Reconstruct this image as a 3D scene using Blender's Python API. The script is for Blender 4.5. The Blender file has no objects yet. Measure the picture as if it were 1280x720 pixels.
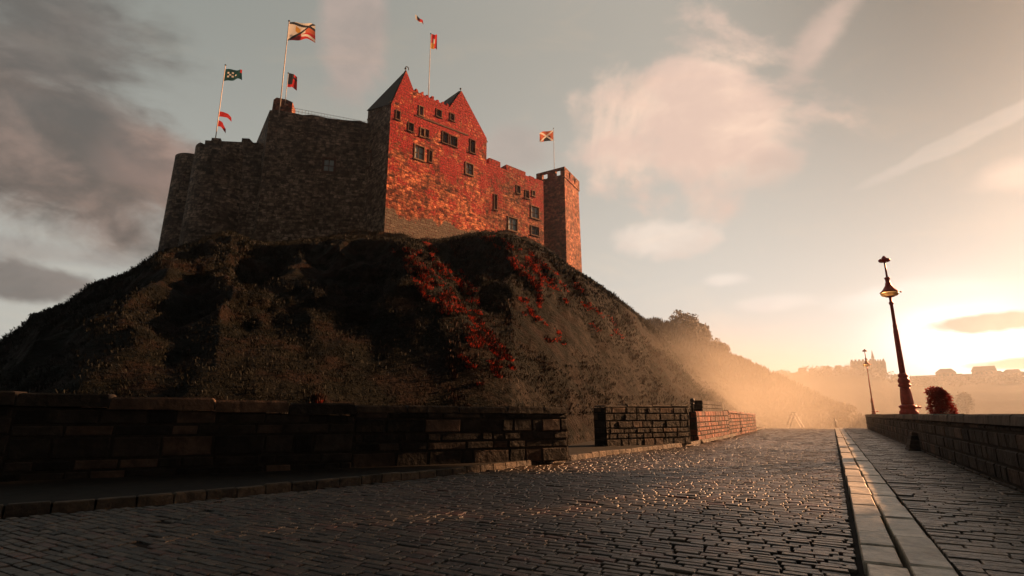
import bpy, bmesh, math, random
import numpy as np
from mathutils import Vector, Matrix, noise as mnoise
from mathutils.bvhtree import BVHTree
R = math.radians
rnd = random.Random(7)
S = bpy.context.scene
C = S.collection

# ------------------------------------------------------------------ camera
F_PX, PITCH, EYE = 677.0, R(13.1), 1.1
cam = bpy.data.cameras.new('camera')
cam.sensor_width = 36.0; cam.lens = F_PX / 1280 * 36.0
cam.clip_start = 0.05; cam.clip_end = 6000
camo = bpy.data.objects.new('camera', cam); C.objects.link(camo)
camo.location = (0, 0, EYE); camo.rotation_euler = (R(90) + PITCH, 0, 0)
S.camera = camo
CT, ST = math.cos(PITCH), math.sin(PITCH)
def ray(px, py):
    x, y = (px - 640) / F_PX, (360 - py) / F_PX
    return Vector((x, CT - ST * y, ST + CT * y))
def at(px, py, Y):
    d = ray(px, py); return Vector((0, 0, EYE)) + d * (Y / d.y)
def onground(px, py, z=0.0):
    d = ray(px, py); return Vector((0, 0, EYE)) + d * ((z - EYE) / d.z)
def onplane(px, py, o, d):
    """hit of the sight line with the vertical plane through o along d -> (u, z)"""
    r = ray(px, py); n = Vector((d.y, -d.x, 0))
    t = n.dot(o - Vector((0, 0, EYE))) / n.dot(r)
    p = Vector((0, 0, EYE)) + r * t
    return (p - o).dot(d), p.z
def azel(px, py):
    d = ray(px, py)
    return math.degrees(math.atan2(d.x, d.y)), math.degrees(math.atan2(d.z, math.hypot(d.x, d.y)))
def heading(deg): return Vector((math.sin(R(deg)), math.cos(R(deg)), 0))

# ------------------------------------------------------------------ sun, sky, exposure
SUN_AZ, SUN_EL = 65.0, 19.0
sun = bpy.data.lights.new('sun', 'SUN'); sun.energy = 5.0; sun.angle = R(0.6); sun.color = (1.0, 0.50, 0.23)
suno = bpy.data.objects.new('sun', sun); C.objects.link(suno)
sd = Vector((math.sin(R(SUN_AZ)) * math.cos(R(SUN_EL)), math.cos(R(SUN_AZ)) * math.cos(R(SUN_EL)), math.sin(R(SUN_EL))))
suno.rotation_euler = sd.to_track_quat('Z', 'Y').to_euler(); suno.location = sd * 200
S.view_settings.view_transform = 'Standard'; S.view_settings.look = 'None'
S.view_settings.exposure = 1.3; S.view_settings.gamma = 1.0; S.view_settings.use_curve_mapping = False
S.render.engine = 'CYCLES'
S.cycles.use_denoising = True
S.cycles.max_bounces = 6; S.cycles.volume_bounces = 1
S.cycles.volume_step_rate = 1.0; S.cycles.volume_max_steps = 96
S.cycles.sample_clamp_indirect = 4.0

class NT:
    """tiny helper to write node maths"""
    def __init__(s, tree): s.t = tree; s.n = tree.nodes; s.l = tree.links
    def node(s, typ, **kw):
        n = s.n.new(typ)
        for k, v in kw.items(): setattr(n, k, v)
        return n
    def put(s, sock, v):
        if isinstance(v, bpy.types.NodeSocket): s.l.new(v, sock)
        elif isinstance(v, (tuple, list)) and len(v) == 3 and len(getattr(sock, 'default_value', (0,))) == 4: sock.default_value = (*v, 1)
        else: sock.default_value = v
    def m(s, op, a, b=0.0, c=0.0, clamp=False):
        n = s.node('ShaderNodeMath', operation=op, use_clamp=clamp)
        for i, v in enumerate((a, b, c)): s.put(n.inputs[i], v)
        return n.outputs[0]
    def v(s, op, a, b=(0, 0, 0)):
        n = s.node('ShaderNodeVectorMath', operation=op)
        s.put(n.inputs[0], a); s.put(n.inputs[1], b); return n.outputs[0]
    def mix(s, f, a, b, blend='MIX'):
        n = s.node('ShaderNodeMix', data_type='RGBA', blend_type=blend)
        s.put(n.inputs[0], f); s.put(n.inputs[6], a); s.put(n.inputs[7], b); return n.outputs[2]
    def noise(s, vec, scale, detail=4, rough=0.55, dist=0.0):
        n = s.node('ShaderNodeTexNoise'); s.put(n.inputs['Vector'], vec)
        n.inputs['Scale'].default_value = scale; n.inputs['Detail'].default_value = detail
        n.inputs['Roughness'].default_value = rough; n.inputs['Distortion'].default_value = dist
        return n.outputs['Fac']
    def map(s, v, a, b, c=0.0, d=1.0, smooth=True):
        n = s.node('ShaderNodeMapRange', interpolation_type='SMOOTHSTEP' if smooth else 'LINEAR')
        s.put(n.inputs[0], v)
        for i, x in enumerate((a, b, c, d)): n.inputs[i + 1].default_value = x
        return n.outputs[0]

world = bpy.data.worlds.new('World'); S.world = world; world.use_nodes = True
w = NT(world.node_tree); w.n.clear()
wout = w.node('ShaderNodeOutputWorld'); wbg = w.node('ShaderNodeBackground'); w.l.new(wbg.outputs[0], wout.inputs[0])
sky = w.node('ShaderNodeTexSky', sky_type='NISHITA', sun_disc=False, sun_elevation=R(SUN_EL), sun_rotation=R(SUN_AZ),
             air_density=1.0, dust_density=1.5, ozone_density=1.0)
tc = w.node('ShaderNodeTexCoord').outputs['Generated']
sep = w.node('ShaderNodeSeparateXYZ'); w.l.new(tc, sep.inputs[0])
sx, sy, sz = sep.outputs
az = w.m('MULTIPLY', w.m('ARCTAN2', sx, sy), 57.2958)
el = w.m('MULTIPLY', w.m('ARCSINE', sz), 57.2958)
# clear air: the Nishita sky, greyed by high thin cloud; a base veil that is warm low down and teal grey high up
hs = w.node('ShaderNodeHueSaturation'); hs.inputs['Saturation'].default_value = 0.35; w.l.new(sky.outputs[0], hs.inputs['Color'])
hf = w.map(el, -4, 41, 0, 1)
veil = w.mix(hf, (3.9, 3.66, 3.38), (2.2, 2.06, 1.82))
side = w.map(az, -55, 45, 0, 1)
veil = w.mix(1.0, veil, w.mix(side, w.mix(hf, (0.68, 0.71, 0.69), (0.58, 0.66, 0.68)), w.mix(w.m('MULTIPLY', hf, w.map(az, 15, 50)), (1.02, 0.99, 0.95), (0.33, 0.33, 0.32))), 'MULTIPLY')
base = w.mix(0.975, hs.outputs[0], veil)
# glow of the sun added to the sky, apart from the sun lamp's bearing
def ang(a0, e0, ka, ke):
    da = w.m('MULTIPLY', w.m('SUBTRACT', az, a0), ka); de = w.m('MULTIPLY', w.m('SUBTRACT', el, e0), ke)
    return w.m('SQRT', w.m('ADD', w.m('MULTIPLY', da, da), w.m('MULTIPLY', de, de)))
g1 = w.m('POWER', 2.718, w.m('MULTIPLY', w.m('POWER', ang(39.5, 6.0, 1 / 4.6, 1 / 3.4), 2.0), -1.0))
g2 = w.m('POWER', 2.718, w.m('MULTIPLY', ang(40, 5, 1 / 10, 1 / 6), -1.0))
base = w.mix(1.0, base, w.mix(g1, (0, 0, 0), (3.2, 3.2, 3.0)), 'ADD')
base = w.mix(1.0, base, w.mix(g2, (0, 0, 0), (0.8, 0.8, 0.76)), 'ADD')
# clouds: soft masses, each with ragged noise edges, at the bearings where they float
st = w.v('MULTIPLY', tc, (1, 1, 1.7))
n1 = w.noise(st, 3.2, 7, 0.58, 0.6); n2 = w.noise(st, 9.0, 6, 0.6, 0.3); n0 = w.noise(st, 1.6, 4, 0.5, 0.3)
edge = w.m('ADD', w.m('MULTIPLY', w.m('SUBTRACT', n1, 0.5), 2.6), w.m('MULTIPLY', w.m('SUBTRACT', n2, 0.5), 0.9))
def cloud(base, px, py, ra, re, col, dark, op, tilt=0.0, soft=(1.25, 0.35)):
    a0, e0 = azel(px, py)
    da = w.m('SUBTRACT', az, a0); de = w.m('SUBTRACT', w.m('SUBTRACT', el, e0), w.m('MULTIPLY', da, tilt))
    q = w.m('SQRT', w.m('ADD', w.m('POWER', w.m('DIVIDE', da, ra), 2.0), w.m('POWER', w.m('DIVIDE', de, re), 2.0)))
    q = w.m('ADD', q, edge)
    mk = w.m('MULTIPLY', w.map(q, soft[0], soft[1]), op)
    c = w.mix(w.map(n2, 0.35, 0.68), dark, col)
    return w.mix(mk, base, c)
base = cloud(base, 888, 145, 11.5, 9.5, (4.7, 3.4, 2.65), (3.8, 2.75, 2.25), 0.95, soft=(1.15, 0.55))
base = cloud(base, 1015, 60, 6, 3.2, (3.5, 2.6, 2.15), (2.9, 2.2, 1.85), 0.7, tilt=0.7, soft=(1.15, 0.5))
base = cloud(base, 960, 215, 3.5, 2.2, (3.7, 2.9, 2.4), (3.0, 2.3, 1.95), 0.7)
base = cloud(base, 825, 298, 6, 1.9, (4.4, 3.7, 3.15), (3.8, 3.15, 2.7), 0.75, soft=(1.15, 0.55))
base = cloud(base, 905, 350, 2.2, 0.7, (4.7, 4.1, 3.6), (4.2, 3.6, 3.2), 0.6)
base = cloud(base, 960, 380, 4.0, 0.9, (4.8, 4.2, 3.7), (4.3, 3.7, 3.3), 0.6)
base = cloud(base, 445, 50, 4.2, 7, (2.4, 1.9, 1.65), (1.9, 1.6, 1.42), 0.85, soft=(1.1, 0.55))
base = cloud(base, 640, 185, 4, 2.2, (2.4, 2.0, 1.75), (2.1, 1.8, 1.6), 0.7)
base = cloud(base, 70, 175, 14, 9, (1.35, 0.98, 0.82), (0.66, 0.55, 0.48), 0.97, tilt=-0.35, soft=(1.25, 0.5))
base = cloud(base, 195, 195, 4.5, 3.2, (2.1, 1.4, 1.12), (1.5, 1.05, 0.88), 0.85, soft=(1.15, 0.5))
base = cloud(base, 60, 50, 11, 7, (0.95, 0.86, 0.78), (0.68, 0.64, 0.59), 0.85, tilt=-0.3)
base = cloud(base, 60, 352, 7, 1.7, (1.15, 0.98, 0.88), (0.85, 0.75, 0.68), 0.9, soft=(1.1, 0.6))
base = cloud(base, 30, 312, 12, 1.2, (1.6, 1.4, 1.28), (1.3, 1.15, 1.05), 0.5)
base = cloud(base, 1250, 402, 4.5, 0.8, (3.4, 2.5, 1.8), (2.6, 1.85, 1.35), 0.9, soft=(1.1, 0.6))
base = cloud(base, 1270, 455, 4, 0.5, (3.0, 2.1, 1.4), (2.4, 1.7, 1.2), 0.9, soft=(1.1, 0.6))
base = cloud(base, 1190, 180, 9, 0.8, (3.9, 3.4, 2.95), (3.4, 3.0, 2.6), 0.32, tilt=0.25, soft=(1.1, 0.6))
base = cloud(base, 1285, 215, 4.5, 1.5, (4.2, 3.3, 2.7), (3.5, 2.8, 2.4), 0.75)
base = cloud(base, 1150, 370, 6, 1.2, (5.2, 4.9, 4.5), (4.4, 4.1, 3.7), 0.6)
wisp = w.map(w.noise(w.v('MULTIPLY', tc, (1, 1, 3.2)), 4.5, 8, 0.62, 0.8), 0.5, 0.75, 0, 0.35)
base = w.mix(wisp, base, w.mix(1.0, base, (1.25, 1.12, 1.02), 'MULTIPLY'))
# dark lid added to the unseen sky overhead and behind, cutting ambient light
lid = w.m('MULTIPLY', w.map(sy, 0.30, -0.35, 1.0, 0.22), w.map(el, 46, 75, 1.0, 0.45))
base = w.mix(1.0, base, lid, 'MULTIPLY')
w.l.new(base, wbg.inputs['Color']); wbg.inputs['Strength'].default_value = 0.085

# ------------------------------------------------------------------ object helpers
def tag(o, label=None, cat=None, group=None, kind=None):
    if label: o['label'] = label
    if cat: o['category'] = cat
    if group: o['group'] = group
    if kind: o['kind'] = kind
    return o
def empty(name, loc, label, cat, group=None):
    o = bpy.data.objects.new(name, None); C.objects.link(o); o.location = loc
    o.empty_display_size = 0.2
    return tag(o, label, cat, group)
def link(name, me, mats, parent=None, smooth=False):
    for m_ in (mats if isinstance(mats, (list, tuple)) else [mats]): me.materials.append(m_)
    o = bpy.data.objects.new(name, me); C.objects.link(o)
    if parent is not None:
        o.parent = parent; o.location = -Vector(parent.matrix_basis.translation) if parent.parent is None else (0, 0, 0)
    if smooth:
        me.polygons.foreach_set('use_smooth', [True] * len(me.polygons))
    return o
def wrap_uv(me):
    """metre UVs: along the wall and up it"""
    uv = me.uv_layers.get('UVMap') or me.uv_layers.new(name='UVMap')
    for p in me.polygons:
        n = p.normal
        if abs(n.z) < 0.75:
            t = Vector((-n.y, n.x, 0)).normalized()
            for li in p.loop_indices:
                c = me.vertices[me.loops[li].vertex_index].co
                uv.data[li].uv = (c.dot(t), c.z)
        else:
            for li in p.loop_indices:
                c = me.vertices[me.loops[li].vertex_index].co
                uv.data[li].uv = (c.x, c.y)
def bm_mesh(name, bm, uv=True):
    bmesh.ops.recalc_face_normals(bm, faces=bm.faces)
    me = bpy.data.meshes.new(name); bm.to_mesh(me); bm.free()
    if uv: wrap_uv(me)
    return me
def add_prism(bm, front, vec):
    a = [bm.verts.new(p) for p in front]; b = [bm.verts.new(Vector(p) + vec) for p in front]
    bm.faces.new(a); bm.faces.new(b[::-1])
    n = len(a)
    for i in range(n): bm.faces.new((a[i], b[i], b[(i + 1) % n], a[(i + 1) % n]))
def add_box(bm, c, ex, ey, ez):
    """box centred at c with half vectors"""
    v = [bm.verts.new(c + sx_ * ex + sy_ * ey + sz_ * ez) for sz_ in (-1, 1) for sx_, sy_ in ((-1, -1), (1, -1), (1, 1), (-1, 1))]
    for f in ((0, 3, 2, 1), (4, 5, 6, 7), (0, 1, 5, 4), (1, 2, 6, 5), (2, 3, 7, 6), (3, 0, 4, 7)): bm.faces.new([v[i] for i in f])
def add_tube(bm, p0, p1, r0, r1=None, seg=8, caps=True):
    r1 = r0 if r1 is None else r1
    p0, p1 = Vector(p0), Vector(p1); d = (p1 - p0).normalized()
    a = d.orthogonal().normalized(); b = d.cross(a)
    A = [bm.verts.new(p0 + (a * math.cos(t) + b * math.sin(t)) * r0) for t in [2 * math.pi * k / seg for k in range(seg)]]
    B = [bm.verts.new(p1 + (a * math.cos(t) + b * math.sin(t)) * r1) for t in [2 * math.pi * k / seg for k in range(seg)]]
    for k in range(seg): bm.faces.new((A[k], A[(k + 1) % seg], B[(k + 1) % seg], B[k]))
    if caps: bm.faces.new(A[::-1]); bm.faces.new(B)
def add_lathe(bm, c, prof, seg=20, cap=True):
    c = Vector(c); rings = []
    for r, z in prof:
        rings.append([bm.verts.new(c + Vector((r * math.cos(2 * math.pi * k / seg), r * math.sin(2 * math.pi * k / seg), z))) for k in range(seg)])
    for A, B in zip(rings, rings[1:]):
        for k in range(seg): bm.faces.new((A[k], A[(k + 1) % seg], B[(k + 1) % seg], B[k]))
    if cap: bm.faces.new(rings[0][::-1]); bm.faces.new(rings[-1])
def cut(obj, bmc):
    """boolean difference, applied at once"""
    me = bpy.data.meshes.new('cutter'); bmesh.ops.recalc_face_normals(bmc, faces=bmc.faces); bmc.to_mesh(me); bmc.free()
    co = bpy.data.objects.new('cutter', me); C.objects.link(co); co.matrix_basis = obj.matrix_world.copy()
    loc = obj.location.copy(); par = obj.parent; obj.parent = None; obj.location = (0, 0, 0); co.location = (0, 0, 0)
    md = obj.modifiers.new('b', 'BOOLEAN'); md.object = co; md.operation = 'DIFFERENCE'; md.solver = 'EXACT'
    bpy.context.view_layer.update()
    new = bpy.data.meshes.new_from_object(obj.evaluated_get(bpy.context.evaluated_depsgraph_get()))
    obj.modifiers.clear(); obj.data = new
    bpy.data.objects.remove(co); obj.parent = par; obj.location = loc
    wrap_uv(new)
def fbm(p, o=4): return mnoise.fractal(Vector(p), 1.0, 2.0, o)

# ------------------------------------------------------------------ materials
def principled(name, rough=0.8, spec=0.3):
    m_ = bpy.data.materials.new(name); m_.use_nodes = True
    t = NT(m_.node_tree); b = t.n['Principled BSDF']
    b.inputs['Roughness'].default_value = rough; b.inputs['Specular IOR Level'].default_value = spec
    return m_, t, b
def plain(name, col, rough=0.6, spec=0.3, metal=0.0, var=0.25, scale=8.0):
    m_, t, b = principled(name, rough, spec)
    geo = t.node('ShaderNodeNewGeometry').outputs['Position']
    n = t.noise(geo, scale, 4)
    c = t.mix(t.map(n, 0.3, 0.7), tuple(x * (1 - var) for x in col), tuple(min(1, x * (1 + var)) for x in col))
    t.put(b.inputs['Base Color'], c); b.inputs['Metallic'].default_value = metal
    return m_
def masonry(name, cols, mortar, bw=0.8, bh=0.36, red=None, redamt=(0.5, 0.62), grey=None, bump=0.8, warp=0.10):
    m_, t, b = principled(name, 0.88, 0.25)
    uv = t.node('ShaderNodeUVMap', uv_map='UVMap').outputs[0]
    geo = t.node('ShaderNodeNewGeometry').outputs['Position']
    wn = t.node('ShaderNodeTexNoise'); wn.inputs['Scale'].default_value = 1.3; wn.inputs['Detail'].default_value = 3
    t.l.new(uv, wn.inputs['Vector'])
    off = t.v('MULTIPLY', t.v('SUBTRACT', wn.outputs['Color'], (0.5, 0.5, 0.5)), (warp * 4, warp * 2.2, 0))
    uvw = t.v('ADD', uv, off)
    br = t.node('ShaderNodeTexBrick', offset=0.5, offset_frequency=2, squash=0.7, squash_frequency=3)
    t.l.new(uvw, br.inputs['Vector'])
    br.inputs['Color1'].default_value = (0, 0, 0, 1); br.inputs['Color2'].default_value = (1, 1, 1, 1); br.inputs['Mortar'].default_value = (0.5, 0.5, 0.5, 1)
    br.inputs['Scale'].default_value = 1.0; br.inputs['Brick Width'].default_value = bw; br.inputs['Row Height'].default_value = bh
    br.inputs['Mortar Size'].default_value = bh * 0.10; br.inputs['Mortar Smooth'].default_value = 0.35; br.inputs['Bias'].default_value = 0.0
    # a second, finer brick layer breaks the regular courses where the noise says so
    br2 = t.node('ShaderNodeTexBrick', offset=0.37, offset_frequency=2, squash=1.4, squash_frequency=2)
    t.l.new(uvw, br2.inputs['Vector'])
    br2.inputs['Color1'].default_value = (0, 0, 0, 1); br2.inputs['Color2'].default_value = (1, 1, 1, 1); br2.inputs['Mortar'].default_value = (0.5, 0.5, 0.5, 1)
    br2.inputs['Scale'].default_value = 1.0; br2.inputs['Brick Width'].default_value = bw * 0.58; br2.inputs['Row Height'].default_value = bh * 0.63
    br2.inputs['Mortar Size'].default_value = bh * 0.05; br2.inputs['Mortar Smooth'].default_value = 0.35
    pick = t.map(t.noise(uv, 0.45, 2), 0.47, 0.53)
    col = t.mix(pick, br.outputs['Color'], br2.outputs['Color'])
    mort = t.m('ADD', t.m('MULTIPLY', br.outputs['Fac'], t.m('SUBTRACT', 1.0, pick)), t.m('MULTIPLY', br2.outputs['Fac'], pick))
    sepc = t.node('ShaderNodeSeparateColor'); t.l.new(col, sepc.inputs[0])
    rp = t.node('ShaderNodeValToRGB'); t.l.new(sepc.outputs[0], rp.inputs[0])
    e = rp.color_ramp.elements
    for i, c in enumerate(cols):
        x = i / (len(cols) - 1)
        k = e[0] if i == 0 else (e[len(e) - 1] if i == len(cols) - 1 else e.new(x))
        k.position = x; k.color = (*c, 1)
    big = t.noise(geo, 0.22, 5, 0.6); mid = t.noise(geo, 1.6, 5, 0.65)
    c = t.mix(1.0, rp.outputs[0], t.mix(t.map(mid, 0.36, 0.64), (0.28, 0.26, 0.25), (1.45, 1.4, 1.35)), 'MULTIPLY')
    c = t.mix(t.map(big, 0.42, 0.6, 0, 0.7), c, t.mix(1.0, c, (0.4, 0.38, 0.36), 'MULTIPLY'))
    if red:
        rn = t.m('ADD', t.m('MULTIPLY', t.noise(geo, 0.33, 6, 0.68, 0.4), 0.65), t.m('MULTIPLY', t.noise(geo, 2.6, 4, 0.7), 0.35))
        sz_ = t.node('ShaderNodeSeparateXYZ'); t.l.new(geo, sz_.inputs[0])
        rn = t.m('ADD', rn, t.map(sz_.outputs[2], 33.0, 46.0, -0.025, 0.07, False))
        c = t.mix(t.map(rn, redamt[0], redamt[1], 0, 0.92), c, t.mix(t.map(t.noise(geo, 5.0, 3), 0.35, 0.65), red, tuple(x * 2.3 for x in red)))
    if grey:                                            # greyer tone below an irregular line
        z0, gc, slope_u = grey
        sp = t.node('ShaderNodeSeparateXYZ'); t.l.new(geo, sp.inputs[0])
        zz = t.m('ADD', sp.outputs[2], t.m('MULTIPLY', t.m('SUBTRACT', t.noise(geo, 0.35, 4), 0.5), 5.0))
        c = t.mix(t.map(zz, z0 + 0.25, z0 - 0.25), c, t.mix(sepc.outputs[0], tuple(x * 0.6 for x in gc), gc))
    c = t.mix(t.m('MULTIPLY', mort, 0.85), c, mortar)
    t.put(b.inputs['Base Color'], c)
    bp = t.node('ShaderNodeBump'); bp.inputs['Strength'].default_value = bump; bp.inputs['Distance'].default_value = 0.3
    hgt = t.m('ADD', t.m('SUBTRACT', t.m('MULTIPLY', sepc.outputs[0], 0.35), mort), t.m('MULTIPLY', t.noise(geo, 4, 3, 0.6), 0.5))
    t.l.new(hgt, bp.inputs['Height']); t.l.new(bp.outputs[0], b.inputs['Normal'])
    return m_
def island_stone(name, lo, hi, rough=(0.35, 0.65), spec=0.5, bump=0.4, bscale=24, tint=None, dist=0.02):
    """stones that are real pieces of mesh: each takes its own tone"""
    m_, t, b = principled(name, 0.5, spec)
    g = t.node('ShaderNodeNewGeometry'); geo = g.outputs['Position']; ri = g.outputs['Random Per Island']
    c = t.mix(ri, lo, hi)
    if tint:
        c = t.mix(t.map(t.m('FRACT', t.m('MULTIPLY', ri, 37.0)), 0.8, 0.95), c, tint)
    n = t.noise(geo, bscale * 0.35, 5, 0.65); n2 = t.noise(geo, 0.5, 4)
    c = t.mix(1.0, c, t.mix(t.map(n, 0.3, 0.7), (0.55, 0.53, 0.5), (1.3, 1.27, 1.22)), 'MULTIPLY')
    c = t.mix(t.map(n2, 0.45, 0.7, 0, 0.6), c, t.mix(1.0, c, (0.5, 0.48, 0.46), 'MULTIPLY'))
    t.put(b.inputs['Base Color'], c)
    t.put(b.inputs['Roughness'], t.m('ADD', rough[0], t.m('MULTIPLY', t.noise(geo, bscale * 0.2, 3), (rough[1] - rough[0]))))
    bp = t.node('ShaderNodeBump'); bp.inputs['Strength'].default_value = bump; bp.inputs['Distance'].default_value = dist
    t.l.new(t.m('ADD', t.noise(geo, bscale, 5, 0.65), t.m('MULTIPLY', t.noise(geo, bscale * 0.3, 2), 1.5)), bp.inputs['Height']); t.l.new(bp.outputs[0], b.inputs['Normal'])
    return m_
def leaf(name, lo, hi, rough=0.7, thin=0.0):
    m_, t, b = principled(name, rough, 0.2)
    g = t.node('ShaderNodeNewGeometry')
    f = t.m('ADD', t.m('MULTIPLY', g.outputs['Random Per Island'], 0.6), t.m('MULTIPLY', t.noise(g.outputs['Position'], 0.6, 3), 0.4))
    c = t.mix(f, lo, hi); t.put(b.inputs['Base Color'], c)
    if thin:                                            # light comes through thin leaves
        tr_ = t.node('ShaderNodeBsdfTranslucent'); t.put(tr_.inputs['Color'], c)
        mx = t.node('ShaderNodeMixShader'); mx.inputs[0].default_value = thin
        t.l.new(b.outputs[0], mx.inputs[1]); t.l.new(tr_.outputs[0], mx.inputs[2])
        t.l.new(mx.outputs[0], t.n['Material Output'].inputs['Surface'])
    return m_

M_KEEP = masonry('red_sandstone', [(0.07, 0.010, 0.009), (0.42, 0.095, 0.05), (0.70, 0.26, 0.13), (0.22, 0.022, 0.017)], (0.10, 0.022, 0.018),
                 1.1, 0.48, red=(0.2, 0.008, 0.011), redamt=(0.49, 0.56), grey=(29.3, (0.16, 0.125, 0.1), 0))
M_CURT = masonry('curtain_sandstone', [(0.09, 0.02, 0.016), (0.32, 0.085, 0.05), (0.48, 0.2, 0.11), (0.20, 0.03, 0.022)], (0.09, 0.03, 0.024),
                 1.1, 0.48, red=(0.2, 0.009, 0.011), redamt=(0.47, 0.57))
M_GREY = masonry('grey_rubble_stone', [(0.06, 0.045, 0.036), (0.22, 0.165, 0.13), (0.46, 0.355, 0.28), (0.14, 0.10, 0.08)], (0.035, 0.028, 0.023), 1.15, 0.5)
M_TOWER = masonry('brown_tower_stone', [(0.13, 0.035, 0.025), (0.32, 0.11, 0.065), (0.46, 0.2, 0.12), (0.22, 0.05, 0.035)], (0.09, 0.05, 0.036), 1.0, 0.48, red=(0.14, 0.015, 0.01), redamt=(0.56, 0.66))
M_SLATE = plain('roof_slate', (0.016, 0.014, 0.013), 0.7, 0.3, var=0.4, scale=3)
M_FRAME = plain('window_stone', (0.2, 0.12, 0.08), 0.85, 0.2, scale=3)
M_DFRAME = plain('weathered_window_stone', (0.12, 0.06, 0.045), 0.85, 0.2, scale=3)
M_PANE = plain('window_glass', (0.38, 0.47, 0.50), 0.25, 0.8, scale=1.5)
M_DARKPANE = plain('dark_window_glass', (0.045, 0.055, 0.06), 0.25, 0.7)
M_IRON = plain('red_brown_iron', (0.40, 0.035, 0.022), 0.42, 0.5, 0.3, scale=14)
M_DARKIRON = plain('dark_iron', (0.02, 0.016, 0.015), 0.5, 0.5, 0.4)
M_PALEMETAL = plain('pale_metal', (0.55, 0.52, 0.48), 0.45, 0.5, 0.2)
M_POLE = plain('painted_pole', (0.62, 0.5, 0.42), 0.5, 0.4)

Z = Vector((0, 0, 1))
# ------------------------------------------------------------------ road frame
YAW = math.degrees(math.atan2(ray(1040, 518).x, ray(1040, 518).y))
ED = heading(YAW); ER = Vector((ED.y, -ED.x, 0))
def uv_of(p): return p.dot(ER), p.dot(ED)
def RP(u, v, z=0.0): return ER * u + ED * v + Vector((0, 0, z))
U1 = uv_of(onground(1077, 715))[0]            # road-side edge of the kerb
KW = 0.56                                      # two kerb stones wide
U2 = U1 + KW
U3 = uv_of(onground(1262, 609, 0.06))[0]      # foot of the right wall
V_END = 49.0
# left kerb line in (v -> u)
kpix = [(0, 645), (200, 629), (400, 609), (560, 593), (640, 584), (690, 577.5), (740, 571), (800, 564), (862, 556.5), (905, 548), (930, 541.5), (948, 537)]
kl = sorted([(uv_of(onground(*p))[1], uv_of(onground(*p))[0]) for p in kpix])
k0, k1 = kl[0], kl[1]
kl = [(k0[0] - 6, k0[1] + (k1[1] - k0[1]) / (k1[0] - k0[0]) * -6)] + kl + [(V_END + 2, kl[-1][1] - 0.1)]
KV = np.array([a for a, _ in kl]); KU = np.array([b for _, b in kl])
def uleft(v): return float(np.interp(v, KV, KU))

def blocks_mesh(name, items):
    """items: list of (centre, half_u vec, half_v vec, normal vec height, bevel) -> one mesh of separate bevelled stones"""
    vs, fs = [], []
    for c, hu, hv, hn, bev in items:
        k = len(vs); lu, lv = hu.length, hv.length
        iu, iv = max(0.3, 1 - bev / lu), max(0.3, 1 - bev / lv)
        hb = hn * max(0.3, 1 - bev * 0.8 / max(hn.length, 1e-4))
        for su, sv in ((-1, -1), (1, -1), (1, 1), (-1, 1)): vs.append(c + hu * su + hv * sv)
        for su, sv in ((-1, -1), (1, -1), (1, 1), (-1, 1)): vs.append(c + hu * su * (0.5 + iu * 0.5) + hv * sv * (0.5 + iv * 0.5) + hb)
        j = 1 + rnd.uniform(-.04, .04)
        for su, sv in ((-1, -1), (1, -1), (1, 1), (-1, 1)): vs.append(c + hu * su * iu * rnd.uniform(.96, 1.0) + hv * sv * iv * rnd.uniform(.94, 1.0) + hn * j)
        for o in (0, 4):
            for i in range(4): fs.append((k + o + i, k + o + (i + 1) % 4, k + o + 4 + (i + 1) % 4, k + o + 4 + i))
        fs.append((k + 8, k + 9, k + 10, k + 11))
    me = bpy.data.meshes.new(name); me.from_pydata([tuple(v) for v in vs], [], fs)
    return me

# ------------------------------------------------------------------ ground sheet
m_, t, b = principled('rough_ground', 0.95, 0.1); M_SOIL = m_
geo = t.node('ShaderNodeNewGeometry').outputs['Position']
g1_, g2_ = t.noise(geo, 0.07, 6, 0.6), t.noise(geo, 1.8, 6, 0.7)
c = t.mix(t.map(g1_, 0.4, 0.6), (0.014, 0.016, 0.007), (0.036, 0.028, 0.018))
t.put(b.inputs['Base Color'], t.mix(1.0, c, t.mix(t.map(g2_, 0.35, 0.65), (0.5, 0.5, 0.5), (1.5, 1.45, 1.4)), 'MULTIPLY'))
bp = t.node('ShaderNodeBump'); bp.inputs['Strength'].default_value = 1.0; bp.inputs['Distance'].default_value = 0.35
t.l.new(g2_, bp.inputs['Height']); t.l.new(bp.outputs[0], b.inputs['Normal'])
def ground_z(u, v):
    z = -0.09
    f1 = min(1, max(0, (v - 51) / 40)); f2 = min(1, max(0, (u - (U3 + 6)) / 30))
    f = max(f1 * f1 * (3 - 2 * f1), f2 * f2 * (3 - 2 * f2))
    return z - 4.0 * f
gu = sorted(set([-1500, -800, -400, -200, -100, -60, -30, -15, -8, 0, U3, U3 + 3] + [U3 + 6 + 3 * k for k in range(11)] + [80, 140, 250, 500, 900, 1500, 2500]))
gv = sorted(set([-400, -100, -30, -10, 0, 10, 25, 40] + [51 + 4 * k for k in range(11)] + [110, 150, 220, 350, 600, 1000, 1600, 2500]))
bm = bmesh.new(); gr = [[bm.verts.new(RP(u, v, ground_z(u, v))) for u in gu] for v in gv]
for i in range(len(gv) - 1):
    for j in range(len(gu) - 1): bm.faces.new((gr[i][j], gr[i][j + 1], gr[i + 1][j + 1], gr[i + 1][j]))
tag(link('ground', bm_mesh('ground', bm), M_SOIL), kind='structure')

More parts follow.
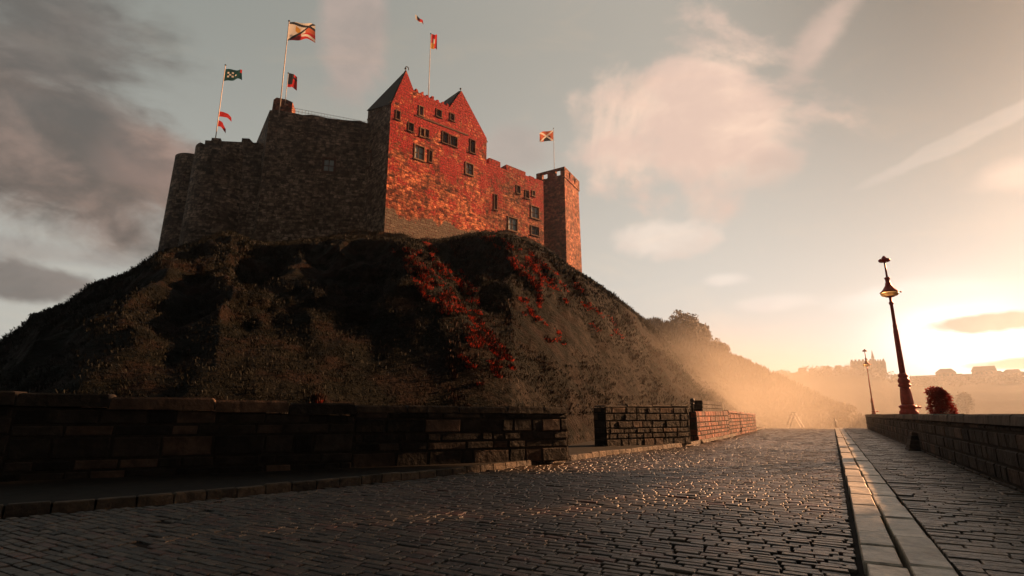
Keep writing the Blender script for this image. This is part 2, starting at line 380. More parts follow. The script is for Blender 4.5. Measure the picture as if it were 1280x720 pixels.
# ------------------------------------------------------------------ cobbled road: every sett a small stone
M_SETT = island_stone('wet_setts', (0.016, 0.0125, 0.0095), (0.115, 0.086, 0.062), rough=(0.18, 0.5), spec=0.5, bump=0.6, bscale=30, tint=(0.10, 0.042, 0.028), dist=0.025)
M_JOINT = plain('joint_mud', (0.012, 0.010, 0.009), 0.9, 0.1, scale=20)
items = []
v = -1.0; row = 0
while v < V_END:
    rp_ = rnd.uniform(0.078, 0.112) * (1.0 if v < 20 else 1.5)
    u = uleft(v) + 0.0 - rnd.uniform(0, 0.15); end = U1 - 0.015
    while u < end - 0.05:
        ln = min(rnd.uniform(0.15, 0.30) * (1.0 if v < 22 else 1.2), end - u)
        if ln < 0.06: break
        cu, cv = u + ln / 2, v + rp_ / 2
        p = RP(cu, cv)
        # only where a camera on or beside this spot could see it
        if p.y > 2.2 and abs(p.x) < p.y * 1.25 + 2 and cu > uleft(cv) + ln * 0.4:
            wob = 0.006 * math.sin(cu * 1.7 + cv * 0.6) + 0.009 * fbm((cu * 0.35, cv * 0.35, 3.1), 2)
            g = 0.007
            tilt = Vector((0, 0, 1)); rot = rnd.uniform(-.03, .03)
            hu = (ER + ED * rot) * (ln / 2 - g) + Vector((0, 0, rnd.uniform(-.0022, .0022)))
            hv = (ED - ER * rot) * (rp_ / 2 - g) + Vector((0, 0, rnd.uniform(-.002, .002)))
            hh = 0.075 + wob + rnd.uniform(-.004, .003)
            if rnd.random() < 0.02: hh -= 0.014
            items.append((p + Vector((rnd.uniform(-.006, .006), rnd.uniform(-.006, .006), -0.08)), hu, hv, Vector((rnd.uniform(-.04, .04) * hh, rnd.uniform(-.04, .04) * hh, hh)), 0.007))
        u += ln
    v += rp_
tag(link('cobbled_road', blocks_mesh('cobbled_road', items), M_SETT), kind='structure')
bm = bmesh.new()
vv = np.linspace(-3, V_END + 1, 40)
la = [bm.verts.new(RP(uleft(a) - 0.05, a, -0.029)) for a in vv]; lb = [bm.verts.new(RP(U1 + 0.02, a, -0.029)) for a in vv]
for i in range(39): bm.faces.new((la[i], lb[i], lb[i + 1], la[i + 1]))
tag(link('road_bed', bm_mesh('road_bed', bm), M_JOINT), kind='structure')

# ------------------------------------------------------------------ pale double kerb on the right
M_KERB = island_stone('pale_kerb_stone', (0.36, 0.32, 0.26), (0.54, 0.48, 0.40), rough=(0.3, 0.6), spec=0.45, bump=0.45, bscale=18, dist=0.02)
items = []
for side_, (ua, ub) in enumerate(((U1 + 0.02, U1 + KW * 0.5), (U1 + KW * 0.5 + 0.004, U2))):
    v = -1.0
    while v < V_END + 0.5:
        ln = rnd.uniform(0.55, 1.15)
        hh = 0.16 + rnd.uniform(-.008, .008) + side_ * 0.006
        items.append((RP((ua + ub) / 2 + rnd.uniform(-.01, .01), v + ln / 2, -0.1), ER * ((ub - ua) / 2 - 0.006), ED * (ln / 2 - 0.009), Vector((rnd.uniform(-.006, .006), rnd.uniform(-.006, .006), hh)), 0.011))
        v += ln
tag(link('kerb', blocks_mesh('kerb', items), M_KERB), kind='structure')

# ------------------------------------------------------------------ right footpath: worn uneven paving
M_PATH = island_stone('worn_path_stone', (0.035, 0.026, 0.018), (0.15, 0.108, 0.072), rough=(0.16, 0.6), spec=0.55, bump=0.9, bscale=26, tint=(0.16, 0.13, 0.10), dist=0.035)
items = []
v = -0.5
while v < V_END + 2:
    rp_ = rnd.uniform(0.10, 0.16) * (1 if v < 20 else 1.4); u = U2 + 0.015
    while u < U3 + 0.05:
        ln = min(rnd.uniform(0.16, 0.5), U3 + 0.12 - u)
        if ln < 0.05: break
        hh = 0.145 + 0.014 * fbm((u * 1.3, v * 0.9, 9), 3) + rnd.uniform(-.004, .004)
        if RP(u, v).y > 1.6:
            items.append((RP(u + ln / 2, v + rp_ / 2, -0.1), ER * (ln / 2 - 0.004), ED * (rp_ / 2 - 0.004), Vector((rnd.uniform(-.003, .003), rnd.uniform(-.003, .003), hh)), 0.007))
        u += ln
    v += rp_
tag(link('footpath', blocks_mesh('footpath', items), M_PATH), kind='structure')

# ------------------------------------------------------------------ walls of real stones
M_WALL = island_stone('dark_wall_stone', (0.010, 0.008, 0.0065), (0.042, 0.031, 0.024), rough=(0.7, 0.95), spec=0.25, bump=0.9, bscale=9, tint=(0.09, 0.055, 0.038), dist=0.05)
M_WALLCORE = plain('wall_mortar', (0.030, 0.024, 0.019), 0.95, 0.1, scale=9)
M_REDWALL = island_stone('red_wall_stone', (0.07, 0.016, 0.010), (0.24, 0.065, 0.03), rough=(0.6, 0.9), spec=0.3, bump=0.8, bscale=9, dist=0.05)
def stone_wall(a, b, ztop_a, ztop_b, thick, course=(0.2, 0.3), length=(0.3, 0.75), z0=-0.1, both=True, ends=True):
    """a,b: foot points on the visible face; the body lies on the +n side. -> core mesh bm, items of facing stones"""
    d = (b - a); L = d.length; d = d / L; n = Vector((d.y, -d.x, 0))      # n points to the right of d
    core = bmesh.new()
    f = [a + Vector((0, 0, z0)) - n * 0.0, b + Vector((0, 0, z0)), b + Vector((0, 0, ztop_b - 0.03)), a + Vector((0, 0, ztop_a - 0.03))]
    add_prism(core, [p - n * 0.012 for p in f], -n * (thick - 0.024))
    its = []
    def face(o, dd, nn, LL, za, zb):
        z = z0
        while True:
            h = rnd.uniform(*course)
            hi = max(za, zb)
            if z > hi - 0.08: break
            u = -rnd.uniform(0, 0.3)
            while u < LL:
                l = rnd.uniform(*length); ua, ub = max(0, u), min(LL, u + l)
                if ub - ua > 0.05:
                    um = (ua + ub) / 2; top = za + (zb - za) * um / LL
                    zt = min(z + h, top)
                    if zt - z > 0.05:
                        its.append((o + dd * um + Vector((0, 0, (z + zt) / 2)) - nn * 0.045, dd * ((ub - ua) / 2 - 0.003), Vector((0, 0, (zt - z) / 2 - 0.003)) + dd * rnd.uniform(-.012, .012), nn * (0.05 + rnd.uniform(-.008, .014)) + dd * rnd.uniform(-.01, .01), 0.028))
                u += l
            z += h
    face(a, d, n, L, ztop_a, ztop_b)
    if both: face(b - n * thick, -d, -n, L, ztop_b, ztop_a)
    if ends:
        face(a - n * thick, n, -d, thick, ztop_a, ztop_a); face(b, -n, d, thick, ztop_b, ztop_b)
    return core, its, d, n, L
def coping(a, d, n, L, za, zb, thick, h=0.16, over=0.05, lens=(0.7, 1.3)):
    its = []; u = 0
    while u < L - 0.01:
        l = min(rnd.uniform(*lens), L - u)
        if L - u - l < 0.25: l = L - u
        um = u + l / 2; zt = za + (zb - za) * um / L
        its.append((a + d * um - n * (thick / 2) + Vector((0, 0, zt + 0.002)), d * (l / 2 - 0.006), n * (thick / 2 + over) , Vector((0, 0, h + rnd.uniform(-.012, .012))), 0.035))
        u += l
    return its

# -- right wall
def top_for(px, py, p):   # height of sight line above ground point p
    r = ray(px, py); k = (p.xy.length) / math.hypot(r.x, r.y); return EYE + r.z * k
wr = empty('parapet_wall', RP(U3, 20, 0), 'long dark stone parapet wall with rounded coping along the right footpath', 'wall')
a, b = RP(U3, 48.5), RP(U3, -1.0)
core, its, d, n, L = stone_wall(a, b, 0.93, 0.95, 0.55, z0=-0.1)
link('wall_core', bm_mesh('c', core), M_WALLCORE, wr); link('facing_stones', blocks_mesh('s', its), M_WALL, wr)
M_COPE = island_stone('coping_stone', (0.045, 0.034, 0.025), (0.13, 0.092, 0.064), rough=(0.6, 0.9), spec=0.3, bump=0.9, bscale=9, dist=0.05)
link('coping', blocks_mesh('cp', coping(a, d, n, L, 0.93, 0.95, 0.55, h=0.15)), M_COPE, wr)
pc = uv_of(onground(1134, 566, 0.06))
pier_v = uv_of(onground(1136, 562, 0.06))[1]
# a squat buttress under the lamp
bm_items = []
for k, (zz, hh, ww) in enumerate(((-0.05, 0.16, 0.5), (0.11, 0.13, 0.46), (0.24, 0.12, 0.42), (0.36, 0.12, 0.36), (0.48, 0.1, 0.3))):
    bm_items.append((RP(U3 - 0.02 - 0.13 + 0.02 * k, pier_v, zz + 0.0), ED * ww, ER * (0.16 - 0.02 * k), Vector((0, 0, hh - 0.004)), 0.03))
link('buttress', blocks_mesh('bt', bm_items), M_WALL, wr)

# -- left wall, following the photo's line
pav_z = 0.10
def gp(px, py): return onground(px, py, pav_z)
lw = [None, gp(0, 601), gp(440, 584), gp(711, 573)]; lw[0] = lw[1] - (lw[2] - lw[1]) * 0.7
lt = [top_for(0, 497, lw[1]), top_for(0, 497, lw[1]), top_for(440, 512.5, lw[2]), top_for(711, 514.5, lw[3])]
lwall = empty('stone_wall', (lw[1] + lw[2]) / 2, 'long dark masonry wall with heavy coping at the foot of the hill on the left', 'wall')
core_all, its_all, cop = bmesh.new(), [], []
for i in range(3):
    a, b = lw[i], lw[i + 1]
    cz = 0.21 if i < 2 else 0.14
    core, its, d, n, L = stone_wall(a, b, lt[i] - cz, lt[i + 1] - cz, 0.5, course=(0.14, 0.36), length=(0.25, 1.0), z0=-0.05, ends=(i in (0, 2)))
    tmp = bpy.data.meshes.new('t'); core.to_mesh(tmp); core.free(); core_all.from_mesh(tmp); bpy.data.meshes.remove(tmp)
    its_all += its; cop += coping(a, d, n, L, lt[i] - cz, lt[i + 1] - cz, 0.5, h=cz, over=0.055 if i < 2 else 0.02, lens=(0.8, 1.7))
link('wall_core', bm_mesh('c', core_all), M_WALLCORE, lwall); link('facing_stones', blocks_mesh('s', its_all), M_WALL, lwall)
link('coping', blocks_mesh('cp', cop), M_WALL, lwall)

# -- block past the opening, its end face, and the wall that follows the road
e0, e1 = gp(758, 557.5), gp(864, 553.5)
h0, h1 = top_for(758, 512.5, e0), top_for(866, 511, e1)
ew = empty('end_wall', (e0 + e1) / 2, 'dark square ended wall block right of the opening, facing the camera', 'wall')
core, its, d, n, L = stone_wall(e0, e1, h0, h1, 0.6, course=(0.16, 0.26), length=(0.3, 0.7), z0=-0.05)
link('wall_core', bm_mesh('c', core), M_WALLCORE, ew); link('facing_stones', blocks_mesh('s', its), M_WALL, ew)
link('coping', blocks_mesh('cp', coping(e0, d, n, L, h0 - 0.003, h1 - 0.003, 0.6, h=0.05, over=0.0)), M_WALL, ew)
r0_ = onground(868, 555, 0.0); r1_ = onground(946, 538.5, 0.0)
r0_ = r0_ + ED * 0.75
rmid = r0_.lerp(r1_, 0.4)
rz0 = top_for(880, 514, r0_); rzm = top_for(908, 513.5, rmid); rz1 = top_for(946, 519, r1_)
rw = empty('roadside_wall', rmid, 'reddish sunlit stone wall running away beside the cobbled road', 'wall')
ca, ia, da_, na, La = stone_wall(r0_, rmid, rz0, rzm, 0.5, course=(0.15, 0.25), z0=-0.1, ends=True)
cb, ib, db_, nb, Lb = stone_wall(rmid, r1_, rzm - 0.08, rz1, 0.5, course=(0.16, 0.28), z0=-0.1, ends=True)
tmp = bpy.data.meshes.new('t'); cb.to_mesh(tmp); cb.free(); ca.from_mesh(tmp); bpy.data.meshes.remove(tmp)
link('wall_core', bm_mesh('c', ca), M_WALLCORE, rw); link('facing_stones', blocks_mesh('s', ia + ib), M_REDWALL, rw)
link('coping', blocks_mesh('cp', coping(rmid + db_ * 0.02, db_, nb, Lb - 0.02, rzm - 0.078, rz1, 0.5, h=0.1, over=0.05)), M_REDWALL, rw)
# raised pier on that wall
pb = r0_ + da_ * 1.6; bm = bmesh.new()
pz = top_for(893, 502.5, pb)
its = []
for k in range(3):
    hz = (pz - rz0 + 0.1) / 3
    its.append((pb + da_ * 2.2 - na * 0.28 + Vector((0, 0, rz0 - 0.02 + 0.004 + k * hz)), da_ * (2.4 - 0.05 * k), na * 0.26, Vector((0, 0, hz - 0.006)), 0.03))
link('pier', blocks_mesh('pr', its), M_WALL, rw)
# gate post at the corner, with its knob
gpst = onground(869, 553, 0.0)
gtop = top_for(863, 499, gpst)
gx = empty('gate_post', gpst, 'thin dark post with a round knob at the corner of the end wall block', 'post')
bm = bmesh.new(); lean = Vector((-0.03, 0, 0))
add_lathe(bm, gpst + Vector((0, 0, -0.1)), [(0.075, 0), (0.075, 0.28), (0.052, 0.32), (0.047, gtop - 0.12), (0.07, gtop - 0.1), (0.07, gtop - 0.06), (0.04, gtop - 0.04)], 12)
link('post', bm_mesh('p', bm), M_DARKIRON, gx, True)
bm = bmesh.new(); add_lathe(bm, gpst + Vector((0, 0, gtop - 0.14)), [(0.035, 0), (0.085, 0.05), (0.1, 0.1), (0.085, 0.15), (0.02, 0.19)], 12)
link('knob', bm_mesh('p', bm), M_DARKIRON, gx, True)
bm = bmesh.new(); add_lathe(bm, gpst + ED * -0.1 + ER * 0.16 + Vector((0, 0, -0.06)), [(0.22, 0), (0.25, 0.09), (0.2, 0.17), (0.06, 0.21)], 10)
for v_ in bm.verts: v_.co += Vector((0.02 * fbm(v_.co * 6), 0.03 * fbm(v_.co * 5 + Vector((3, 1, 2))), 0))
tag(link('boulder', bm_mesh('bo', bm), M_COPE, None, True), 'rounded pale guard stone at the foot of the thin post', 'stone')

# -- left pavement and its kerb
M_PAVE = plain('dark_paving', (0.011, 0.0095, 0.008), 0.9, 0.15, var=0.4, scale=5)
bm = bmesh.new()
its = []; kits = []
pts = [RP(float(u_), float(v_)) for v_, u_ in zip(np.linspace(KV[0], V_END, 140), [uleft(x) for x in np.linspace(KV[0], V_END, 140)])]
for i in range(len(pts) - 1):
    d = (pts[i + 1] - pts[i]); 
    if d.length < 1e-3: continue
    l = d.length; d = d / l; n = Vector((-d.y, d.x, 0))
    kits.append((pts[i] + d * l / 2 + n * 0.07 + Vector((0, 0, -0.1)), d * (l / 2 - 0.004), n * 0.07, Vector((0, 0, 0.205 + rnd.uniform(-.006, .006))), 0.02))
tag(link('pavement_kerb', blocks_mesh('pk', kits), M_COPE), kind='structure')
A = [bm.verts.new(p + Vector((-d.y, d.x, 0)) * 0.10 + Vector((0, 0, 0.085))) for p in pts]
B = [bm.verts.new(p + Vector((-ER.x * 9, -ER.y * 9 + 3, 0.085))) for p in pts]
for i in range(len(A) - 1): bm.faces.new((A[i], A[i + 1], B[i + 1], B[i]))
bmesh.ops.subdivide_edges(bm, edges=bm.edges[:], cuts=3, use_grid_fill=True)
for v_ in bm.verts: v_.co.z += 0.008 * fbm(v_.co * 1.2, 3)
tag(link('pavement', bm_mesh('pv', bm), M_PAVE), kind='structure')

# ------------------------------------------------------------------ castle planes (needed for the hill crest as well)
KY = 47.0
KD = heading(KY); KN = Vector((KD.y, -KD.x, 0))        # facade direction, outward normal
KL = at(480, 290, 72.0); KL.z = 0
def kp(px, py, off=0.0):
    u, z = onplane(px, py, KL, KD); return KL + KD * u + Vector((0, 0, z)) + KN * off
# ------------------------------------------------------------------ hill
crest = [(-420, 545, 42), (-300, 522, 42), (-150, 480, 46), (0, 432, 50), (30, 412, 53), (52, 394, 55), (90, 380, 58), (120, 357, 60), (165, 342, 64), (204, 316, 70), (240, 307, 71), (262, 298, 69.5), (290, 291, 67),
         (318, 304, 65.5), (350, 306, 66), (400, 300, 68.5), (450, 296, 70), (480, 299, 70.5), (505, 299, 71.5), (545, 302, 76), (580, 297, 80), (607, 292, 83), (640, 297, 86), (665, 306, 89), (690, 319, 92), (712, 336, 94.5), (728, 345, 95.5),
         (760, 366, 97), (800, 396, 101), (835, 422, 104), (870, 448, 107), (910, 476, 110), (950, 502, 113), (985, 524, 116)]
CA = np.array([azel(x, y)[0] for x, y, _ in crest]); CE = np.array([azel(x, y)[1] for x, y, _ in crest])
CR = np.array([at(x, y, Y).xy.length for x, y, Y in crest])
BA = np.array([-62, -45, -25, 0, 6, 10, 15, 20, 24, 28]); BR = np.array([14, 12.5, 12, 15, 19, 24, 33, 46, 66., 90.])
spurs = [([(486, 300), (512, 350), (548, 410), (596, 470), (630, 520)], 4.2, 5.0), ([(628, 296), (672, 350), (730, 410), (790, 480), (820, 530)], 4.2, 4.4), ([(430, 300), (400, 360), (390, 430), (380, 500)], 1.5, 5),
         ([(240, 310), (170, 400), (120, 480)], 1.8, 4), ([(690, 330), (740, 390), (790, 440)], 1.3, 1.5)]
spl = []
for pts_, amp, wid in spurs:
    e_ = [azel(*p) for p in pts_]; spl.append((np.array([q[1] for q in e_])[::-1], np.array([q[0] for q in e_])[::-1], amp, wid))
def hill_point(a, s):
    """a: bearing in degrees, s: 0 foot .. 1 crest"""
    Rr = float(np.interp(a, CA, CR)); e = float(np.interp(a, CA, CE)); r0 = float(np.interp(a, BA, BR))
    H = EYE + Rr * math.tan(R(e))
    r = r0 + (Rr - r0) * s
    z = -0.1 + (H + 0.1) * (s ** 0.86)
    p = Vector((math.sin(R(a)) * r, math.cos(R(a)) * r, z))
    wgt = min(1, s * 5) * min(1, (1 - s) * 7)
    elv = math.degrees(math.atan2(z - EYE, r))
    dz = 0
    for es, as_, amp, wid in spl:
        ac = float(np.interp(elv, es, as_)); t = (a - ac) / wid
        prof = math.exp(-(t * t) * (0.8 if t < 0 else 2.2))
        dz += amp * prof
    dz += 2.2 * fbm((p.x * 0.055, p.y * 0.055, 4.0), 3) + 0.9 * (0.4 - abs(fbm((p.x * 0.11 + s, p.y * 0.07, 11.0), 3))) * 2
    dz += 1.0 * (0.5 - 2.2 * abs(mnoise.noise(Vector((p.x * 0.30 + p.z * 0.22, p.y * 0.16, p.z * 0.10))))) + 0.35 * (0.4 - 2 * abs(mnoise.noise(Vector((p.x * 0.8 + p.z * 0.4, p.y * 0.5, p.z * 0.3)))))
    rk = abs(mnoise.noise(Vector((p.x * 0.22, p.y * 0.22, p.z * 0.35))))
    dz += wgt * 0.0 + 0.35 * (rk - 0.3)
    p.z += dz * wgt * (0.35 + 0.65 * min(1, Rr * s / 40))
    fine = fbm((p.x * 0.7, p.y * 0.7, p.z * 0.7), 4)
    p.z += 0.28 * fine * min(1, s * 6)
    p += Vector((math.sin(R(a)), math.cos(R(a)), 0)) * 0.35 * fbm((p.x * 0.5 + 7, p.z * 0.5, p.y * 0.5), 3) * wgt
    cr = 0.0; am = 1.0; fq = 0.22
    for o_ in range(4):
        cr += am * (0.42 - abs(mnoise.noise(Vector((p.x * fq + p.z * fq * 0.5, p.y * fq, p.z * fq * 0.55 + o_ * 7.3))))); am *= 0.55; fq *= 2.1
    p -= Vector((math.sin(R(a)), math.cos(R(a)), -0.35)) * cr * 1.25 * wgt * min(1, s * 2.5)
    lim = EYE + p.xy.length * math.tan(R(e + (0.25 * fine if s > 0.9 else -0.15)))
    if s < 0.97 and p.z > lim: p.z = lim
    return p
NA, NS = 520, 150
azs = np.linspace(-62, 27.5, NA)
vs = []; fs = []
for a in azs:
    for k in range(NS): vs.append(hill_point(a, k / (NS - 1)))
    top = vs[-1].copy(); Rr = top.xy.length; dirv = Vector((math.sin(R(a)), math.cos(R(a)), 0))
    for k, (dr, dz) in enumerate(((4, 0.2), (15, 0.3), (32, -1), (46, -8), (75, -top.z - 1))):
        vs.append(Vector((dirv.x * (Rr + dr), dirv.y * (Rr + dr), top.z + dz)))
NR = NS + 5
for i in range(NA - 1):
    for k in range(NR - 1):
        q = i * NR + k; fs.append((q, q + NR, q + NR + 1, q + 1))
hme = bpy.data.meshes.new('hill'); hme.from_pydata([tuple(v) for v in vs], [], fs)
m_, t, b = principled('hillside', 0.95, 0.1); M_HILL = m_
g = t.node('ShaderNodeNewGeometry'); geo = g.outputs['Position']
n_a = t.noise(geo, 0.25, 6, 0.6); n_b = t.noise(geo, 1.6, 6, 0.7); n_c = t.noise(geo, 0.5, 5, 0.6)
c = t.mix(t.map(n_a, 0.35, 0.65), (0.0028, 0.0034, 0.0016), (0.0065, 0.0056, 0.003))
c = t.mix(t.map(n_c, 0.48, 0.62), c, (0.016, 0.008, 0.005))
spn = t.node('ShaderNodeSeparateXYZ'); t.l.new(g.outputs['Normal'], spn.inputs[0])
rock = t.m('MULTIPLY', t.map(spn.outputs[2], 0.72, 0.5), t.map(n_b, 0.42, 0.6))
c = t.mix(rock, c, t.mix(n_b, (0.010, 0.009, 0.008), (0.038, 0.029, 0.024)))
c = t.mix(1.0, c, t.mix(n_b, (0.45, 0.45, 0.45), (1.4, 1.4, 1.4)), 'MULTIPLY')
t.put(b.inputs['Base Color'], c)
bp = t.node('ShaderNodeBump'); bp.inputs['Strength'].default_value = 0.9; bp.inputs['Distance'].default_value = 0.5
t.l.new(t.m('ADD', n_b, t.m('MULTIPLY', t.noise(geo, 6, 4, 0.7), 0.4)), bp.inputs['Height']); t.l.new(bp.outputs[0], b.inputs['Normal'])
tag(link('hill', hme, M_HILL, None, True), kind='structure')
hbvh = BVHTree.FromPolygons([tuple(v) for v in vs], fs)
def hill_hit(px, py):
    o = Vector((0, 0, EYE)); h = hbvh.ray_cast(o, ray(px, py).normalized()); return h[0], h[1]
def hill_z(x, y):
    h = hbvh.ray_cast(Vector((x, y, 200)), Vector((0, 0, -1))); return h[0].z if h[0] else 0.0

def tufts(name, pts_, mat, size, blades=4, spread=0.35, kind='stuff', up=1.0):
    vs, fs = [], []
    for p, nrm in pts_:
        s_ = size * rnd.uniform(0.5, 1.5) * min(1.3, max(0.4, p.xy.length / 50))
        for _ in range(blades):
            ang_ = rnd.uniform(0, 6.283); tl = Vector((math.cos(ang_), math.sin(ang_), 0))
            base_ = p + Vector((rnd.uniform(-1, 1), rnd.uniform(-1, 1), 0)) * spread * s_
            tip = base_ + Vector((rnd.uniform(-.6, .6), rnd.uniform(-.6, .6), rnd.uniform(.5, 1.1) * up)) * s_ + nrm * 0.3 * s_
            wv = tl * s_ * rnd.uniform(.07, .16); k = len(vs)
            midp = base_.lerp(tip, 0.55) + nrm * 0.08 * s_
            vs += [base_ - wv * .6 - nrm * .05, base_ + wv * .6 - nrm * .05, midp + wv, tip, midp - wv]
            fs.append((k, k + 1, k + 2, k + 3, k + 4))
    me = bpy.data.meshes.new(name); me.from_pydata([tuple(v) for v in vs], [], fs)
    return me
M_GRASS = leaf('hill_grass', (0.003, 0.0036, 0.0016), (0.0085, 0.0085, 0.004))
gpts = []
for _ in range(85000):
    a = rnd.uniform(-50, 27); s_ = rnd.random() ** 0.8
    i = min(NA - 2, int((a + 62) / 89.5 * (NA - 1))); k = min(NS - 2, int(s_ * (NS - 1)))
    p = vs[i * NR + k].lerp(vs[(i + 1) * NR + k + 1], rnd.random())
    if fbm((p.x * 0.15, p.y * 0.15, p.z * 0.15), 3) < -0.3: continue
    gpts.append((p, Vector((0, -0.5, 0.85))))
tag(link('hill_grass', tufts('hg', gpts, M_GRASS, 0.20, 5, 1.5, up=0.45), M_GRASS), 'dark rough grass and bracken covering the castle hill', 'grass', kind='stuff')
# red creeper and heather on the spurs that catch the light
M_CREEP = leaf('red_creeper', (0.14, 0.008, 0.006), (0.60, 0.06, 0.025), 0.6, 0.4)
M_CREEP2 = leaf('rust_bracken', (0.012, 0.006, 0.003), (0.06, 0.02, 0.010), 0.7)
streaks = [([(505, 303), (518, 330), (545, 372), (580, 408), (620, 445), (668, 470)], 9, 1500), ([(535, 300), (560, 335), (590, 372), (604, 405)], 8, 480), ([(510, 320), (535, 355), (548, 390)], 8, 420), ([(540, 345), (575, 385), (615, 430), (650, 462)], 9, 900),
           ([(632, 312), (655, 340), (668, 352), (678, 390)], 6, 420), ([(648, 368), (665, 395), (688, 415), (705, 428)], 5, 380), ([(655, 318), (690, 350), (715, 378)], 8, 420), ([(575, 442), (590, 462), (600, 480)], 4, 170), ([(612, 440), (624, 475)], 3, 90),
           ([(705, 350), (740, 385), (775, 420)], 10, 180), ([(600, 296), (625, 300), (650, 318)], 6, 160), ([(392, 494), (400, 502)], 2, 40)]
cp, cp2 = [], []
for pl, wd, cnt in streaks:
    for _ in range(max(4, int(cnt / 15))):              # each streak is a sheaf of thin trailing runs
        q0 = rnd.uniform(0, (len(pl) - 1) * 0.85); ox, oy = rnd.gauss(0, wd * 0.8), rnd.gauss(0, wd * 0.5); run = rnd.uniform(0.12, 0.5)
        for j in range(int(70 * run) + 12):
            q = min(len(pl) - 1.001, q0 + run * rnd.random()); i = int(q); f_ = q - i
            x = pl[i][0] + (pl[i + 1][0] - pl[i][0]) * f_ + ox + rnd.gauss(0, 1.0); y = pl[i][1] + (pl[i + 1][1] - pl[i][1]) * f_ + oy + rnd.gauss(0, 1.0)
            h, nn = hill_hit(x, y)
            if h is None: continue
            if fbm((h.x * 1.4, h.y * 1.4, h.z * 0.7), 2) < -0.08: continue
            if nn.z < 0: nn = -nn
            (cp if rnd.random() < 0.75 else cp2).append((h, nn))
for _ in range(2600):
    x, y = rnd.uniform(560, 860), rnd.uniform(300, 520); h, nn = hill_hit(x, y)
    if h is None or fbm((h.x * 0.12, h.y * 0.12, h.z * 0.2), 3) < 0.02: continue
    if nn.z < 0: nn = -nn
    cp2.append((h, nn))
tag(link('red_creeper', tufts('rc', cp, M_CREEP, 0.14, 6, 1.1, up=0.5), M_CREEP), 'bright red creeper trailing down the spurs below the keep', 'creeper', kind='stuff')
tag(link('rust_bracken', tufts('rb', cp2, M_CREEP2, 0.24, 6, 1.1), M_CREEP2), 'rust coloured bracken on the lit side of the hill', 'bracken', kind='stuff')

# ------------------------------------------------------------------ castle
castle = empty('castle', KL + Vector((0, 0, 26)), 'big stone castle with red gabled keep and battlements on top of the hill', 'castle')
def P(name, me, mats, smooth=False): return link(name, me, mats, castle, smooth)
BASE_Z = 20.0
uR = onplane(607, 292, KL, KD)[0]
def kq(px, py): return onplane(px, py, KL, KD)
e1u, e1z = kq(483.5, 128); apx = kq(508, 88); rf = kq(517, 112.5); pend = kq(562, 134); ap2 = kq(577, 113.5); eR = kq(606.5, 172)
prof = [(0, BASE_Z), (uR, BASE_Z), (uR, eR[1]), ap2, pend]
# low merlons along the parapet between the gables
npar = 7
for k in range(npar):
    f0, f1 = 1 - k / npar, 1 - (k + 0.55) / npar
    for f_, up_ in ((f0 - 0.02, 0), (f0 - 0.02, 0.3 + 0.25 * (k % 2)), (f1, 0.3 + 0.2 * (k % 3 == 0)), (f1, 0)):
        prof.append((rf[0] + (pend[0] - rf[0]) * f_, rf[1] + (pend[1] - rf[1]) * f_ + up_))
prof += [rf, (rf[0] + 0.02, e1z), (0, e1z)]
# how deep the keep runs back: its rear left corner is seen at x = 459
KB = -KN
depth = 8.0
for dpt in np.arange(4, 30, 0.1):
    p = KL + KB * float(dpt); r = Vector((p.x, p.y, e1z - EYE)); yy = r.y * CT + r.z * ST
    if 640 + F_PX * r.x / yy < 459.5: depth = float(dpt); break
bm = bmesh.new(); add_prism(bm, [KL + KD * u + Vector((0, 0, z)) for u, z in prof], KB * depth)
KBL = KL + KB * depth
KSD = -KB
zrear = onplane(460.5, 139, KBL, KSD)[1]
for v_ in bm.verts:
    if (v_.co - KBL).xy.length < 0.05 and v_.co.z > BASE_Z + 1: v_.co.z = zrear
keep = P('keep', bm_mesh('keep', bm), M_KEEP)
bm = bmesh.new(); add_prism(bm, [KL + KD * u + Z * z for u, z in ((0, e1z + .002), (rf[0] + 0.02, e1z + .002), (rf[0] + 0.02, rf[1]), apx)], KB * 0.7)
P('gable', bm_mesh('gable', bm), M_KEEP)

def window(plane_o, plane_d, rect, wall_cut, style='pane', frame=0.16, depth_=0.4, mat=None, pane=None):
    """rect in photo pixels (x0,y0,x1,y1) on a plane; adds a cutter box, a window frame part and its pane"""
    n = Vector((plane_d.y, -plane_d.x, 0))
    u0, z1 = onplane(rect[0], rect[1], plane_o, plane_d); u1, z0 = onplane(rect[2], rect[3], plane_o, plane_d)
    um, zm = (u0 + u1) / 2, (z0 + z1) / 2; hw, hh = abs(u1 - u0) / 2, abs(z1 - z0) / 2
    cc = plane_o + plane_d * um + Vector((0, 0, zm))
    Z = Vector((0, 0, 1))
    add_box(wall_cut, cc, plane_d * hw, n * depth_, Z * hh)
    if style == 'hole': return
    bm = bmesh.new(); f = frame
    for sgn in (-1, 1):
        add_box(bm, cc + plane_d * sgn * (hw + f / 2), plane_d * (f / 2), n * 0.09, Z * (hh + f))
        add_box(bm, cc + Z * sgn * (hh + f / 2), plane_d * (hw - 0.003), n * 0.085, Z * (f / 2))
    add_box(bm, cc - Z * (hh + f + 0.06), plane_d * (hw + f + 0.1), n * 0.2, Z * 0.06)
    if style in ('mullion', 'pane'):
        add_box(bm, cc - n * (depth_ * 0.55), plane_d * 0.05, n * 0.05, Z * (hh - 0.004))
    if style == 'pane':
        add_box(bm, cc - n * (depth_ * 0.55), plane_d * (hw - 0.004), n * 0.04, Z * 0.045)
    wo = P('window', bm_mesh('w', bm), mat or M_FRAME)
    bm = bmesh.new(); add_box(bm, cc - n * (depth_ * 0.78), plane_d * (hw - 0.003), n * 0.02, Z * (hh - 0.003))
    link('pane', bm_mesh('p', bm), pane or M_PANE, wo)
cutk = bmesh.new()
